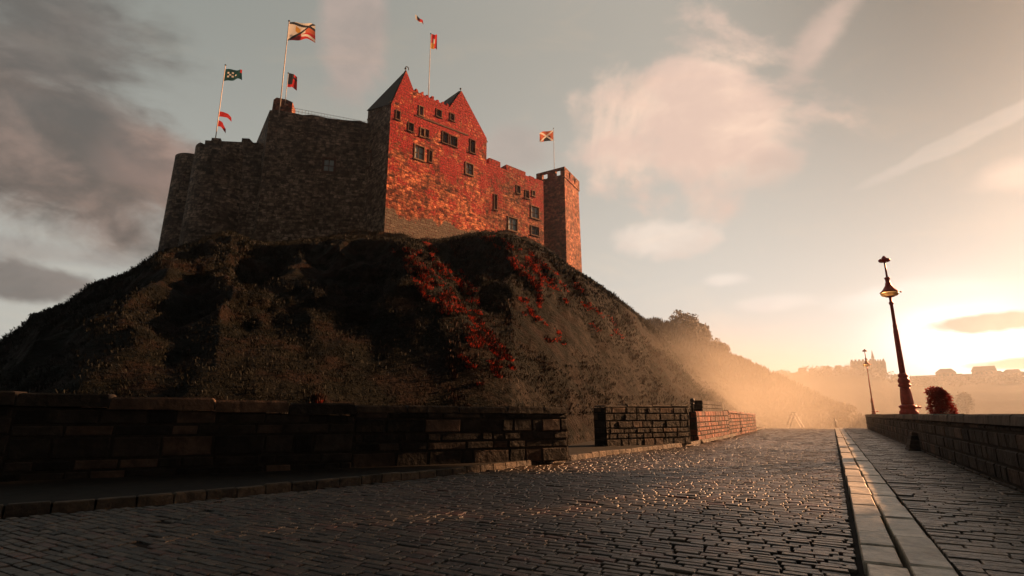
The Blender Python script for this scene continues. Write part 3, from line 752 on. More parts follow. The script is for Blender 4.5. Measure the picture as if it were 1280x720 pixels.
for rect, style, fm, pn in [((519, 180.5, 529.5, 201), 'pane', M_FRAME, M_PANE), ((582.5, 203, 591, 219.5), 'pane', M_FRAME, M_PANE), ((524.5, 132.5, 528.5, 145), 'mullion', M_FRAME, M_PANE),
                    ((546, 136.5, 551.5, 147), 'mullion', M_DFRAME, M_DARKPANE), ((563, 141.5, 567.5, 151.5), 'mullion', M_DFRAME, M_DARKPANE), ((526, 160, 529.8, 171), 'mullion', M_FRAME, M_DARKPANE), ((531.8, 161.5, 535.6, 172.5), 'mullion', M_DFRAME, M_DARKPANE),
                    ((553.5, 164.5, 560, 180), 'mullion', M_DFRAME, M_DARKPANE), ((563, 169, 571, 184), 'mullion', M_DFRAME, M_DARKPANE), ((588, 174, 593.5, 192), 'mullion', M_DFRAME, M_DARKPANE),
                    ((511, 153, 516.5, 165), 'mullion', M_DFRAME, M_DARKPANE), ((536.5, 188, 539.5, 203), 'mullion', M_DFRAME, M_DARKPANE), ((495.5, 138, 499.5, 150), 'mullion', M_DFRAME, M_DARKPANE)]:
    window(KL, KD, rect, cutk, style, 0.14 if fm is M_FRAME else 0.1, 0.4, fm, pn)
# slot on the dark left side of the keep
window(KBL, KSD, (460, 191, 463.2, 207), cutk, 'mullion', 0.12, 0.35, M_DFRAME, M_PANE)
cut(keep, cutk)
keep.data.materials.append(M_GREY)  # greyer stone puts the shaded look of the left side into its colour
for p_ in keep.data.polygons:
    if p_.normal.dot(KD) < -0.7 and all((keep.data.vertices[i].co - KL).dot(KD) < 0.05 for i in p_.vertices): p_.material_index = 1
# string courses on the facade and the side, a sill band
bm = bmesh.new()
a = kp(519, 145, 0.09); bq = kp(585, 170, 0.09)
zs = a.z; zs2 = bq.z
dd = (bq - a); add_prism(bm, [a, a + Vector((0, 0, 0.25)), bq + Vector((0, 0, 0.25)), bq], KB * 0.085)
P('string_course', bm_mesh('sc', bm), M_DFRAME)
p0 = KBL - KD * 0.1; p1 = KL - KD * 0.1
for zz in (onplane(482, 158, KBL, KSD)[1], onplane(482, 133, KBL, KSD)[1]):
    bm = bmesh.new(); add_prism(bm, [p0 + Vector((0, 0, zz)), p0 + Vector((0, 0, zz + 0.22)), p1 + Vector((0, 0, zz + 0.22)), p1 + Vector((0, 0, zz))], KD * 0.095)
    P('string_course', bm_mesh('sc', bm), M_GREY)
# slate on the gables
bm = bmesh.new()
def slope(u0z0, u1z1, over=0.25):
    (u0, z0), (u1, z1) = u0z0, u1z1
    dv = Vector((0, 0, 0)); n2 = Vector((-(z1 - z0), (u1 - u0))); n2.normalize()
    if n2.y < 0: n2 = -n2
    pts2 = [(u0, z0), (u1, z1), (u1 + n2.x * 0.22, z1 + n2.y * 0.22), (u0 + n2.x * 0.22, z0 + n2.y * 0.22)]
    add_prism(bm, [KL + KD * u + Vector((0, 0, z)) - KN * 0.35 + KN * 0.0 for u, z in [(x + n2.x * 0.004, y_ + n2.y * 0.004) for x, y_ in pts2]], KB * (depth - 0.5))
slope((pend[0], pend[1] + 0.02), (ap2[0], ap2[1])); slope((ap2[0] + 0.06, ap2[1]), (uR + 0.4, eR[1] - 0.5))
# hipped slate roof behind the left gable
A_ = KL + KD * apx[0] + Z * (apx[1] + .12) + KB * 0.1
q0 = KL - KD * 0.25 + KB * 0.1 + Z * (e1z - 0.1); q1 = KBL - KD * 0.25 + Z * (zrear + 0.05); q2 = KBL + KD * (rf[0] + 1) + Z * (zrear + 0.05); q3 = KL + KD * (rf[0] + 0.3) + KB * 0.72 + Z * (rf[1] - 0.1)
vs_ = [bm.verts.new(p) for p in (q0, q1, q2, q3)]; va = bm.verts.new(A_)
for i in range(4): bm.faces.new((vs_[i], vs_[(i + 1) % 4], va))
P('gable_roof', bm_mesh('gr', bm), M_SLATE)
# finials
def finial(px, py, h, hook):
    p = kp(px, py, -0.3); bm = bmesh.new()
    add_lathe(bm, p + Vector((0, 0, -0.2)), [(0.16, 0), (0.2, 0.25), (0.07, 0.35), (0.05, h * 0.65), (0.16, h * 0.75), (0.18, h * 0.85), (0.05, h)], 10)
    if hook:
        prev = p + Vector((0, 0, h - 0.25))
        for k in range(1, 7):
            t_ = k / 6 * 3.6; q = p + Vector((0, 0, h - 0.25)) + KD * (0.28 - 0.28 * math.cos(t_)) + Vector((0, 0, 0.32 * math.sin(t_)))
            add_tube(bm, prev, q, 0.075, 0.07, 6); prev = q
    P('finial', bm_mesh('f', bm), M_DARKIRON, True)
finial(508, 89, 1.0, True); finial(577, 114.5, 1.05, False)

# -- curtain wall between the keep and the square tower
CD = heading(50.0); CO = KL + KD * (uR - 0.05) - KN * 0.9; CO.z = 0
def cq(px, py): return onplane(px, py, CO, CD)
cu1 = cq(679, 222)[0]
topl = lambda u: cq(612, 205)[1] + (cq(672, 224)[1] - cq(612, 205)[1]) * (u - cq(612, 205)[0]) / (cq(672, 224)[0] - cq(612, 205)[0])
prof = [(-0.6, BASE_Z - 3), (cu1, BASE_Z - 6), (cu1, topl(cu1))]
for (xa, xb, yt) in [(662, 667.5, 219.5), (633, 657, 205.5), (611.5, 625.5, 197)]:
    ub, ua = cq(xb, 215)[0], cq(xa, 215)[0]; zt = cq(xa, yt)[1]
    prof += [(ub, topl(ub)), (ub, zt - 0.02 * (ub - ua)), (ua, zt), (ua, topl(ua))]
prof += [(-0.6, topl(-0.6))]
bm = bmesh.new(); add_prism(bm, [CO + CD * u + Vector((0, 0, z)) for u, z in prof], Vector((-CD.y, CD.x, 0)) * 1.6)
curt = P('curtain_wall', bm_mesh('cw', bm), M_CURT)
cutc = bmesh.new()
for rect, style, fm, pn in [((635.5, 271, 646.5, 289.5), 'pane', M_FRAME, M_PANE), ((664, 257, 673.5, 274), 'pane', M_FRAME, M_PANE), ((664, 282, 673.5, 295), 'pane', M_DFRAME, M_DARKPANE), ((646, 232, 650, 242), 'mullion', M_DFRAME, M_DARKPANE),
                    ((657, 238, 661, 248), 'mullion', M_DFRAME, M_DARKPANE), ((665.5, 238.5, 668.5, 245), 'mullion', M_FRAME, M_PANE), ((618, 243, 621, 262), 'mullion', M_DFRAME, M_DARKPANE), ((690, 266, 694, 282), 'mullion', M_DFRAME, M_DARKPANE)]:
    if cq(rect[2], rect[1])[0] > cu1 - 0.2: continue
    window(CO, CD, rect, cutc, style, 0.13, 0.4, fm, pn)
cut(curt, cutc)

# -- square tower at the right end
TM = at(706.5, 262, 97.0); TM.z = 0
TLd = heading(-58); TRd = heading(28)
def tq(px, py, d_): return onplane(px, py, TM, d_)
tl = abs(onplane(671.5, 215, TM, TLd)[0]); tr = onplane(722.5, 214, TM, TRd)[0]
zc = onplane(706, 208.5, TM, TLd)[1]
BW = 0.5
foot = [Vector((0, 0, 0)), TRd * tr, TRd * tr + TLd * tl, TLd * tl]
mid = (foot[0] + foot[2]) / 2
bm = bmesh.new()
zw = zc - 2.2; TB = BASE_Z - 8
rings = []
for z, k in ((TB, 1.0 + 0.10), (zw, 1.0)):
    rings.append([bm.verts.new(TM + mid + (p - mid) * k + Vector((0, 0, z))) for p in foot])
for i in range(4): bm.faces.new((rings[0][i], rings[0][(i + 1) % 4], rings[1][(i + 1) % 4], rings[1][i]))
bm.faces.new(rings[0][::-1]); bm.faces.new(rings[1])
P('square_tower', bm_mesh('st', bm), M_TOWER)
bm = bmesh.new()
o_ = [TM + mid + (p - mid) * 1.05 for p in foot]; i_ = [TM + mid + (p - mid) * 0.86 for p in foot]
V_ = {}
for nm, ring, z in (('ob', o_, zw + 0.003), ('ot', o_, zc), ('ib', i_, zw + 0.003), ('it', i_, zc)): V_[nm] = [bm.verts.new(p + Vector((0, 0, z))) for p in ring]
for i in range(4):
    j = (i + 1) % 4
    bm.faces.new((V_['ob'][i], V_['ob'][j], V_['ot'][j], V_['ot'][i])); bm.faces.new((V_['ib'][j], V_['ib'][i], V_['it'][i], V_['it'][j]))
    bm.faces.new((V_['ot'][i], V_['ot'][j], V_['it'][j], V_['it'][i])); bm.faces.new((V_['ob'][j], V_['ob'][i], V_['ib'][i], V_['ib'][j]))
crown = P('tower_crown', bm_mesh('tcw', bm), M_TOWER)
cc_ = bmesh.new(); Z = Vector((0, 0, 1))
for (d_, f_, wd) in ((TLd, 0.22, 0.55), (TLd, 0.70, 0.6), (TRd, 0.30, 0.3), (TRd, 0.68, 0.3)):
    ln = tl if d_ is TLd else tr; n_ = Vector((d_.y, -d_.x, 0))
    zz = zc - 0.95
    add_box(cc_, TM + d_ * ln * f_ + Z * zz, d_ * wd, n_ * 1.2, Z * 0.62)
    # and straight through the far parapet, so that the sky shows
    oth = (TRd * tr if d_ is TLd else TLd * tl)
    add_box(cc_, TM + oth + d_ * ln * f_ + Z * (zc - 0.2), d_ * wd * 1.6, n_ * 1.2, Z * 0.9)
cut(crown, cc_)

# -- left bastion
BD = heading(78.0); bc = KBL.copy(); bc.z = 0
BO = bc + KD * 0.4 + KSD * 1.2                                   # right end, tucked behind the keep's left face
def bq_(px, py): return onplane(px, py, BO, BD)
uc = bq_(337, 140)[0]; zt0 = bq_(341, 138)[1]; zt1 = bq_(455, 153)[1]
ucb = bq_(318, 303)[0]
prof = [(ucb, BASE_Z), (0.3, BASE_Z), (0.3, zt1)]
for k in range(1, 13):
    f_ = k / 13; u_ = 0.3 + (uc - 0.3) * f_
    prof.append((u_, zt1 + (zt0 - zt1) * f_ + rnd.uniform(-.12, .16)))
prof.append((uc, zt0))
BLd = heading(-33.5)
bm = bmesh.new(); add_prism(bm, [BO + BD * u + Vector((0, 0, z)) for u, z in prof], BLd * 16)
bast = P('bastion', bm_mesh('ba', bm), M_GREY)
cutb = bmesh.new()
window(BO, BD, (405.5, 198.5, 416.5, 214.5), cutb, 'pane', 0.3, 0.45, M_DFRAME, M_PANE)
window(BO, BD, (361, 256, 366, 262), cutb, 'hole')
cut(bast, cutb)
bm = bmesh.new(); bn = Vector((BD.y, -BD.x, 0))
a = BO + BD * uc + bn * 0.08; bq2 = BO + bn * 0.08
za, zb = bq_(338, 164)[1], bq_(452, 176)[1]
add_prism(bm, [a + Z * za, a + Z * (za + 0.2), bq2 + Z * (zb + 0.2), bq2 + Z * zb], -bn * 0.075)
P('string_course', bm_mesh('sc2', bm), M_GREY)
# turret at the corner
tu0, tu1 = bq_(341, 125)[0], bq_(366, 125)[0]; tz = bq_(353, 123.5)[1]
bm = bmesh.new()
add_prism(bm, [BO + BD * u + Z * z - bn * 0.05 for u, z in ((tu0, zt0 - 0.6), (tu1, zt0 - 0.9), (tu1, tz - 0.35), (tu1 - 0.9, tz), (tu0 + 0.5, tz + 0.15), (tu0 + 0.1, tz - 0.25))], -bn * 2.4)
P('turret', bm_mesh('tu', bm), M_TOWER)
# railing along the wall walk
bm = bmesh.new(); ra = BO + BD * tu1 - bn * 0.5; rb = BO + BD * 0.1 - bn * 0.5
za, zb = bq_(368, 133)[1], bq_(457, 151)[1]
N = 26
for k in range(N + 1):
    p = ra.lerp(rb, k / N); z = za + (zb - za) * k / N
    add_tube(bm, p + Z * (z - 1.3), p + Z * z, 0.022, None, 5)
for dz in (0, -0.45):
    add_tube(bm, ra + Z * (za + dz), rb + Z * (zb + dz), 0.028, None, 5)
P('railing', bm_mesh('rl', bm), M_PALEMETAL)

# -- round towers at the far left
def round_tower(px, py, Y, rad, ztop, merl, batter=0.12, seg=40):
    c = at(px, py, Y); c.z = 0
    bm = bmesh.new(); uvl = bm.loops.layers.uv.new('UVMap')
    zs = [BASE_Z - 2, (BASE_Z + ztop) / 2, ztop]
    rings = []
    for z in zs:
        r_ = rad * (1 + batter * (ztop - z) / (ztop - BASE_Z))
        rings.append([bm.verts.new(c + Vector((r_ * math.cos(2 * math.pi * k / seg), r_ * math.sin(2 * math.pi * k / seg), z))) for k in range(seg)])
    def quad(vs_, us, zs_):
        f = bm.faces.new(vs_)
        for l, u, z in zip(f.loops, us, zs_): l[uvl].uv = (u, z)
    for A_, B_, z0, z1 in zip(rings, rings[1:], zs, zs[1:]):
        for k in range(seg):
            ua, ub = k * 2 * math.pi * rad / seg, (k + 1) * 2 * math.pi * rad / seg
            quad((A_[k], A_[(k + 1) % seg], B_[(k + 1) % seg], B_[k]), (ua, ub, ub, ua), (z0, z0, z1, z1))
    f = bm.faces.new(rings[-1])
    # parapet of merlons, standing on the rim
    for (k0_, k1_, hh) in merl:
        ro, ri = rad * 0.999, rad - 0.7
        pt = lambda k, r_, z: bm.verts.new(c + Vector((r_ * math.cos(2 * math.pi * k / seg), r_ * math.sin(2 * math.pi * k / seg), z)))
        for k in range(k0_, k1_):
            q = [pt(k, ro, ztop + .002), pt(k + 1, ro, ztop + .002), pt(k + 1, ro, ztop + hh), pt(k, ro, ztop + hh), pt(k, ri, ztop + .002), pt(k + 1, ri, ztop + .002), pt(k + 1, ri, ztop + hh), pt(k, ri, ztop + hh)]
            ua, ub = k * 2 * math.pi * rad / seg, (k + 1) * 2 * math.pi * rad / seg
            quad((q[0], q[1], q[2], q[3]), (ua, ub, ub, ua), (ztop, ztop, ztop + hh, ztop + hh))
            quad((q[5], q[4], q[7], q[6]), (ub, ua, ua, ub), (ztop, ztop, ztop + hh, ztop + hh))
            quad((q[3], q[2], q[6], q[7]), (ua, ub, ub, ua), (0, 0, .7, .7))
            if k == k0_: quad((q[4], q[0], q[3], q[7]), (0, .7, .7, 0), (0, 0, hh, hh))
            if k == k1_ - 1: quad((q[1], q[5], q[6], q[2]), (0, .7, .7, 0), (0, 0, hh, hh))
    me = bpy.data.meshes.new('rt'); bmesh.ops.recalc_face_normals(bm, faces=bm.faces); bm.to_mesh(me); bm.free()
    o = P('round_tower', me, M_GREY); return c
def ztop_of(px, py, Y): return at(px, py, Y).z
c1 = round_tower(267, 305, 77.0, 4.05, ztop_of(285, 186, 73.5), [(20, 27, 1.0), (28, 29, 0.0), (30, 32, 1.5), (33, 40, 0.55), (0, 19, 0.8)])
c2 = round_tower(226, 312, 80.0, 2.55, ztop_of(240, 197, 78), [(22, 36, 0.55), (0, 20, 0.5)], batter=0.2)

# wall joining the towers to the bastion
WD_ = heading(84); WO = at(268, 250, 77.5); WO.z = 0
wa, wb = onplane(262, 230, WO, WD_)[0], onplane(338, 230, WO, WD_)[0]; wz = onplane(300, 187, WO, WD_)[1]
prof = [(wa, BASE_Z), (wb, BASE_Z), (wb, wz)]
for (xa, xb, yt) in ((312, 321, 183),): 
    ua, ub = onplane(xa, 187, WO, WD_)[0], onplane(xb, 187, WO, WD_)[0]; zt = onplane(315, yt, WO, WD_)[1]; prof += [(ub, wz), (ub, zt), (ua, zt), (ua, wz)]
prof += [(wa, wz)]
bm = bmesh.new(); add_prism(bm, [WO + WD_ * u + Z * z - Vector((0, 2.6, 0)) for u, z in prof], Vector((0, 2.4, 0)))
P('curtain_wall', bm_mesh('cw2', bm), M_GREY)

# ------------------------------------------------------------------ flags
def cloth_mesh(p0, udir, drop, W_, H_, pattern, amp, phase, droop=0.25, taper=0.0, nu=84, nv=48, swallow=0.0):
    """p0: top of the hoist; pattern(u,v)->material index, v from the top"""
    side_ = udir.cross(Vector((0, 0, 1))).normalized(); vs, fs, mi = [], [], []
    for j in range(nv + 1):
        for i in range(nu + 1):
            u, v_ = i / nu, j / nv
            vv_ = 0.5 + (v_ - 0.5) * (1 - taper * u)
            p = p0 + udir * (W_ * u * (1 - swallow * u * (1 - abs(2 * v_ - 1)))) + drop * (H_ * vv_)
            p += side_ * amp * u * math.sin(u * 7.5 + v_ * 1.4 + phase) + Vector((0, 0, -1)) * (droop * W_ * u * u) + Vector((0, 0, 1)) * amp * 0.35 * u * math.sin(u * 9 + phase * 2)
            vs.append(p)
    for j in range(nv):
        for i in range(nu):
            q = j * (nu + 1) + i; fs.append((q, q + 1, q + nu + 2, q + nu + 1)); mi.append(pattern((i + .5) / nu, (j + .5) / nv))
    me = bpy.data.meshes.new('cloth'); me.from_pydata([tuple(v) for v in vs], [], fs)
    me.polygons.foreach_set('material_index', mi); return me
def cloth_mat(name, col):
    m_, t, b = principled(name, 0.85, 0.15)
    geo = t.node('ShaderNodeNewGeometry').outputs['Position']
    c = t.mix(t.noise(geo, 6, 3), tuple(x * .75 for x in col), col); t.put(b.inputs['Base Color'], c)
    tr_ = t.node('ShaderNodeBsdfTranslucent'); t.put(tr_.inputs['Color'], c)
    mx = t.node('ShaderNodeMixShader'); mx.inputs[0].default_value = 0.5
    t.l.new(b.outputs[0], mx.inputs[1]); t.l.new(tr_.outputs[0], mx.inputs[2]); t.l.new(mx.outputs[0], t.n['Material Output'].inputs['Surface'])
    return m_
F_RED = cloth_mat('red_cloth', (0.42, 0.03, 0.03)); F_WHITE = cloth_mat('white_cloth', (0.62, 0.58, 0.52)); F_DARK = cloth_mat('dark_cloth', (0.03, 0.03, 0.035)); F_TEAL = cloth_mat('teal_cloth', (0.012, 0.05, 0.055)); F_GOLD = cloth_mat('gold_cloth', (0.55, 0.28, 0.05)); F_RUST = cloth_mat('rust_cloth', (0.45, 0.12, 0.06))
FM = [F_RED, F_WHITE, F_DARK, F_TEAL, F_GOLD, F_RUST]
def flagpole(bot, top, Y, rad, label, name='flagpole', extra=2.0):
    pt = at(top[0], top[1], Y); pb_ = at(bot[0], bot[1], Y); pb_.x, pb_.y = pt.x * 0.5 + pb_.x * 0.5, pt.y; pt.x = pb_.x
    root = empty(name, pb_, label, 'flagpole', 'flagpoles on the castle')
    bm = bmesh.new(); add_tube(bm, pb_ - Z * extra, pt, rad, rad * 0.7, 8); link('pole', bm_mesh('pl', bm), M_POLE, root, True)
    bm = bmesh.new(); add_lathe(bm, pt - Z * 0.02, [(0.02, 0), (rad * 1.8, 0.06), (rad * 2, 0.12), (rad * 1.4, 0.2), (0.01, 0.24)], 8); link('finial', bm_mesh('fn', bm), M_DARKIRON, root, True)
    return pb_, pt
def flag(pole, Y, ytop, ybot, xtip, pattern, label, amp=0.25, phase=0.0, droop=0.2, taper=0.0, swallow=0.0, yaw=100):
    pb_, pt = pole
    zt = at(640 + F_PX * 0, ytop, pt.y).z; zb = at(640, ybot, pt.y).z
    p0 = Vector((pt.x, pt.y, zt)); ud = heading(yaw); 
    tipx = at(xtip, ytop, pt.y).x
    W_ = abs(tipx - pt.x) / abs(ud.x)
    p0 += ud * 0.09
    o = link('flag', cloth_mesh(p0, ud, Vector((0, 0, -1)), W_, zt - zb, pattern, amp, phase, droop, taper, swallow=swallow), FM, None, True)
    return tag(o, label, 'flag', 'flags flying over the castle')
def pat_teal(u, v):
    for cu, cv in ((.2, .35), (.2, .65), (.42, .3), (.42, .62), (.58, .5), (.3, .5)):
        if abs(u - cu) < .05 and abs(v - cv) < .07: return 1
    return 0 if u > .88 and v < .35 else 3
def pat_white(u, v):
    if abs(v - (1.02 - 1.05 * u)) < 0.07 or (abs(v - (0.02 + 0.3 * u)) < 0.07) : return 2
    if v > 1.02 - 1.05 * u + .07 and v > .62 - .0 * u: return 1 if abs(v - (0.55 + 0.35 * u)) < 0.07 and u > .45 else 0
    if u > .62 and v > .3: return 5
    if .25 < u < .42 and .2 < v - (u - .25) < .5: return 4
    return 1
def pat_darkred(u, v): return 0 if (u > .55 and v > .35) or (v > .8) else (2 if v > .2 or u < .6 else 0)
def pat_gold(u, v): return 1 if abs(u - .45) < .14 and .3 < v < .62 else (4 if v > .6 and u < .5 else 0)
def pat_cross(u, v): return 1 if abs(v - u) < .09 or abs(v - (1 - u)) < .09 else (2 if v > .5 and .2 < u < .7 else 5)
fp = flagpole((270, 182), (280, 82), 76.0, 0.075, 'pale flagpole on the round tower carrying the dark teal flag and two pennants')
flag(fp, 76, 86.5, 101.5, 306.5, pat_teal, 'dark teal flag with pale blotches at the top of the leftmost pole', 0.3, 0.4, 0.14, 0.25)
flag(fp, 76, 139.5, 146, 292, lambda u, v: 0, 'narrow red pennant, upper of the two on the leftmost pole', 0.15, 1.0, 0.5, 0.3)
flag(fp, 76, 150.5, 158, 284, lambda u, v: 0, 'short red pennant hanging lowest on the leftmost pole', 0.12, 2.0, 1.0, 0.3)
fp = flagpole((351, 126), (361, 27), 71.0, 0.085, 'tallest pale flagpole standing on the corner turret of the dark bastion')
flag(fp, 71, 28, 51, 398, pat_white, 'large white and red flag with dark diagonal bands on the tallest pole', 0.35, 0.9, 0.22, 0.15)
fp = flagpole((357.5, 125), (359.5, 92), 70.0, 0.05, 'short thin pole beside the tallest flagpole on the turret', extra=0.8)
flag(fp, 70, 91.5, 109, 372.5, pat_darkred, 'dark and red flag hanging limp from the short pole', 0.2, 1.7, 0.5, 0.1)
fp = flagpole((536.5, 122), (537.5, 43), 80.0, 0.07, 'flagpole rising behind the keep parapet between its gables', extra=3)
flag(fp, 80, 43, 61, 546.5, pat_gold, 'small red flag with a white and gold patch above the keep', 0.2, 0.6, 0.3, 0.0)
fp = flagpole((693.5, 212), (691.2, 161), 100.0, 0.055, 'thin flagpole on the square tower at the right end', extra=2.5)
flag(fp, 100, 163, 176, 675, pat_cross, 'rust red flag with pale cross streaming left from the square tower', 0.25, 0.2, 0.05, 0.1, yaw=-82)
pk = at(519, 18, 80)
o = link('kite', cloth_mesh(pk, (at(531, 26, 80) - pk).normalized(), Vector((0.12, 0, -1)), 1.75, 1.0, lambda u, v: 1 if u < .22 or v > .88 else (2 if (u < .55 and v < .6) else 0), 0.2, 0.5, 0.1, 0.25), FM, None, True)
tag(o, 'small red dark and white kite loose in the sky above the keep', 'kite')

# ------------------------------------------------------------------ foliage helpers
def leaf_cloud(lobes, n, size, rng):
    vs, fs = [], []
    tot = sum(r.x * r.z for _, r in lobes)
    for c, r in lobes:
        for _ in range(int(n * r.x * r.z / tot)):
            d_ = Vector((rng.gauss(0, 1), rng.gauss(0, 1), rng.gauss(0, 1))).normalized()
            k = 0.55 + 0.5 * rng.random() ** 0.6
            k *= 1 + 0.28 * fbm(d_ * 2.3 + c * 0.37, 3)
            p = c + Vector((d_.x * r.x, d_.y * r.y, d_.z * r.z)) * k
            a = Vector((rng.gauss(0, 1), rng.gauss(0, 1), rng.gauss(0, 1))).normalized(); b = a.orthogonal().normalized()
            s_ = size * rng.uniform(.6, 1.5); q = len(vs)
            vs += [p - a * s_, p + b * s_ * .55, p + a * s_, p - b * s_ * .55]; fs.append((q, q + 1, q + 2, q + 3))
    me = bpy.data.meshes.new('leaves'); me.from_pydata([tuple(v) for v in vs], [], fs); return me
M_BARK = plain('bark', (0.05, 0.035, 0.025), 0.9, 0.1)
M_LEAFD = leaf('dark_leaves', (0.02, 0.018, 0.008), (0.07, 0.05, 0.022))
M_LEAFR = leaf('deep_red_leaves', (0.3, 0.012, 0.010), (0.62, 0.035, 0.03), 0.7, 0.65)
def tree(name, label, cat, foot, lobes, n, size, trunk_r, mat, group=None):
    root = empty(name, foot, label, cat, group)
    link('crown', leaf_cloud(lobes, n, size, rnd), mat, root)
    bm = bmesh.new(); top = lobes[0][0]
    add_tube(bm, foot - Z * 0.5, foot.lerp(top, 0.6), trunk_r, trunk_r * .7, 8)
    for c, r in lobes: add_tube(bm, foot.lerp(top, 0.5), c, trunk_r * .55, trunk_r * .2, 6)
    link('trunk', bm_mesh('tk', bm), M_BARK, root, True)
    return root

# ------------------------------------------------------------------ ridge beyond the hill, following the road
rc = [(780, 412, 150), (800, 404, 152), (822, 402, 155), (845, 410, 158), (870, 424, 160), (900, 434, 162), (915, 446, 165), (935, 455, 168), (950, 460, 170), (965, 469, 172), (990, 480, 176), (1010, 489, 180), (1030, 500, 185), (1050, 506, 190), (1072, 520, 195), (1090, 530, 200)]
XA = np.array([azel(x, y)[0] for x, y, _ in rc]); XE = np.array([azel(x, y)[1] for x, y, _ in rc]); XR = np.array([at(x, y, Y).xy.length for x, y, Y in rc])
vs2, fs2 = [], []; NA2, NS2 = 150, 50
for a in np.linspace(XA[0], XA[-1], NA2):
    Rr = float(np.interp(a, XA, XR)); e = float(np.interp(a, XA, XE)); r0 = 62 + (a - XA[0]) * 3.2
    H = EYE + Rr * math.tan(R(e)); dv = Vector((math.sin(R(a)), math.cos(R(a)), 0))
    for k in range(NS2):
        s_ = k / (NS2 - 1); r_ = r0 + (Rr - r0) * s_; z = -4.2 + (H + 4.2) * s_ ** 0.9
        p = dv * r_ + Z * z; wg = min(1, (1 - s_) * 6) * min(1, s_ * 5)
        p.z += wg * (2.2 * fbm((a * .3 + s_, s_ * 2, 21), 3)) + 0.5 * fbm(p * 0.3, 3)
        vs2.append(p)
    tp = vs2[-1]
    for dr, dz in ((15, -1), (40, -12), (60, -tp.z - 6)): vs2.append(Vector((dv.x * (Rr + dr), dv.y * (Rr + dr), tp.z + dz)))
nr2 = NS2 + 3
for i in range(NA2 - 1):
    for k in range(nr2 - 1): q = i * nr2 + k; fs2.append((q, q + nr2, q + nr2 + 1, q + 1))
rme = bpy.data.meshes.new('hillside'); rme.from_pydata([tuple(v) for v in vs2], [], fs2)
tag(link('hill', rme, M_HILL, None, True), kind='structure')
rbvh = BVHTree.FromPolygons([tuple(v) for v in vs2], fs2)
rp2 = []
for _ in range(9000):
    i = rnd.randrange(NA2 - 1); k = rnd.randrange(NS2 - 1); rp2.append((vs2[i * nr2 + k].lerp(vs2[(i + 1) * nr2 + k + 1], rnd.random()), Vector((0, -.4, .9))))
tag(link('hill_grass', tufts('hg2', rp2, M_GRASS, 0.8), M_GRASS), 'rough scrub on the lower ridge beyond the castle hill', 'grass', kind='stuff')
def bush_at(px, py, Y, wpx, hpx, n, label, name='bush', mat=None, cat='bush', group=None, size=None):
    """crown centred where the sight line px,py meets depth Y; foot on whatever ground lies below"""
    c = at(px, py, Y); k = Y / F_PX * 1.02
    rx, rz = wpx / 2 * k, hpx / 2 * k
    foot = Vector((c.x, c.y, c.z - rz * 1.1))
    lobes = [(c, Vector((rx * .75, rx * .75, rz * .9)))]
    for j in range(4):
        a_ = rnd.uniform(0, 6.283); lobes.append((c + Vector((math.cos(a_) * rx * .45, math.sin(a_) * rx * .45, rnd.uniform(-.4, .35) * rz)), Vector((rx * .5, rx * .5, rz * .5))))
    return tree(name, label, cat, foot, lobes, n, size or rx * 0.09, rx * .08, mat or M_LEAFD, group)
bush_at(855, 420, 159, 66, 62, 15000, 'big dome shaped dark bush on the skyline of the ridge right of the castle', size=0.42)
bush_at(828, 410, 156, 26, 14, 1200, 'low flat bush on the skyline just left of the dome shaped bush', size=0.35)
bush_at(893, 438, 163, 36, 30, 4000, 'small bush on the ridge below and right of the dome shaped bush', size=0.35)
bush_at(1056, 516, 88, 34, 28, 1500, 'square clipped dark bush at the far end of the cobbled road', size=0.2)
bush_at(1022, 514, 92, 34, 30, 1500, 'rounded misty bush at the far end of the road beside the clipped one', size=0.22)
bush_at(955, 474, 150, 26, 14, 800, 'bush halfway down the misty ridge above the roadside wall', size=0.35)
bush_at(52, 397, 55.5, 26, 10, 700, 'low bush on the far left shoulder of the castle hill', size=0.14)
bush_at(286, 293, 68, 22, 10, 700, 'low bush against the foot of the dark bastion', size=0.14)

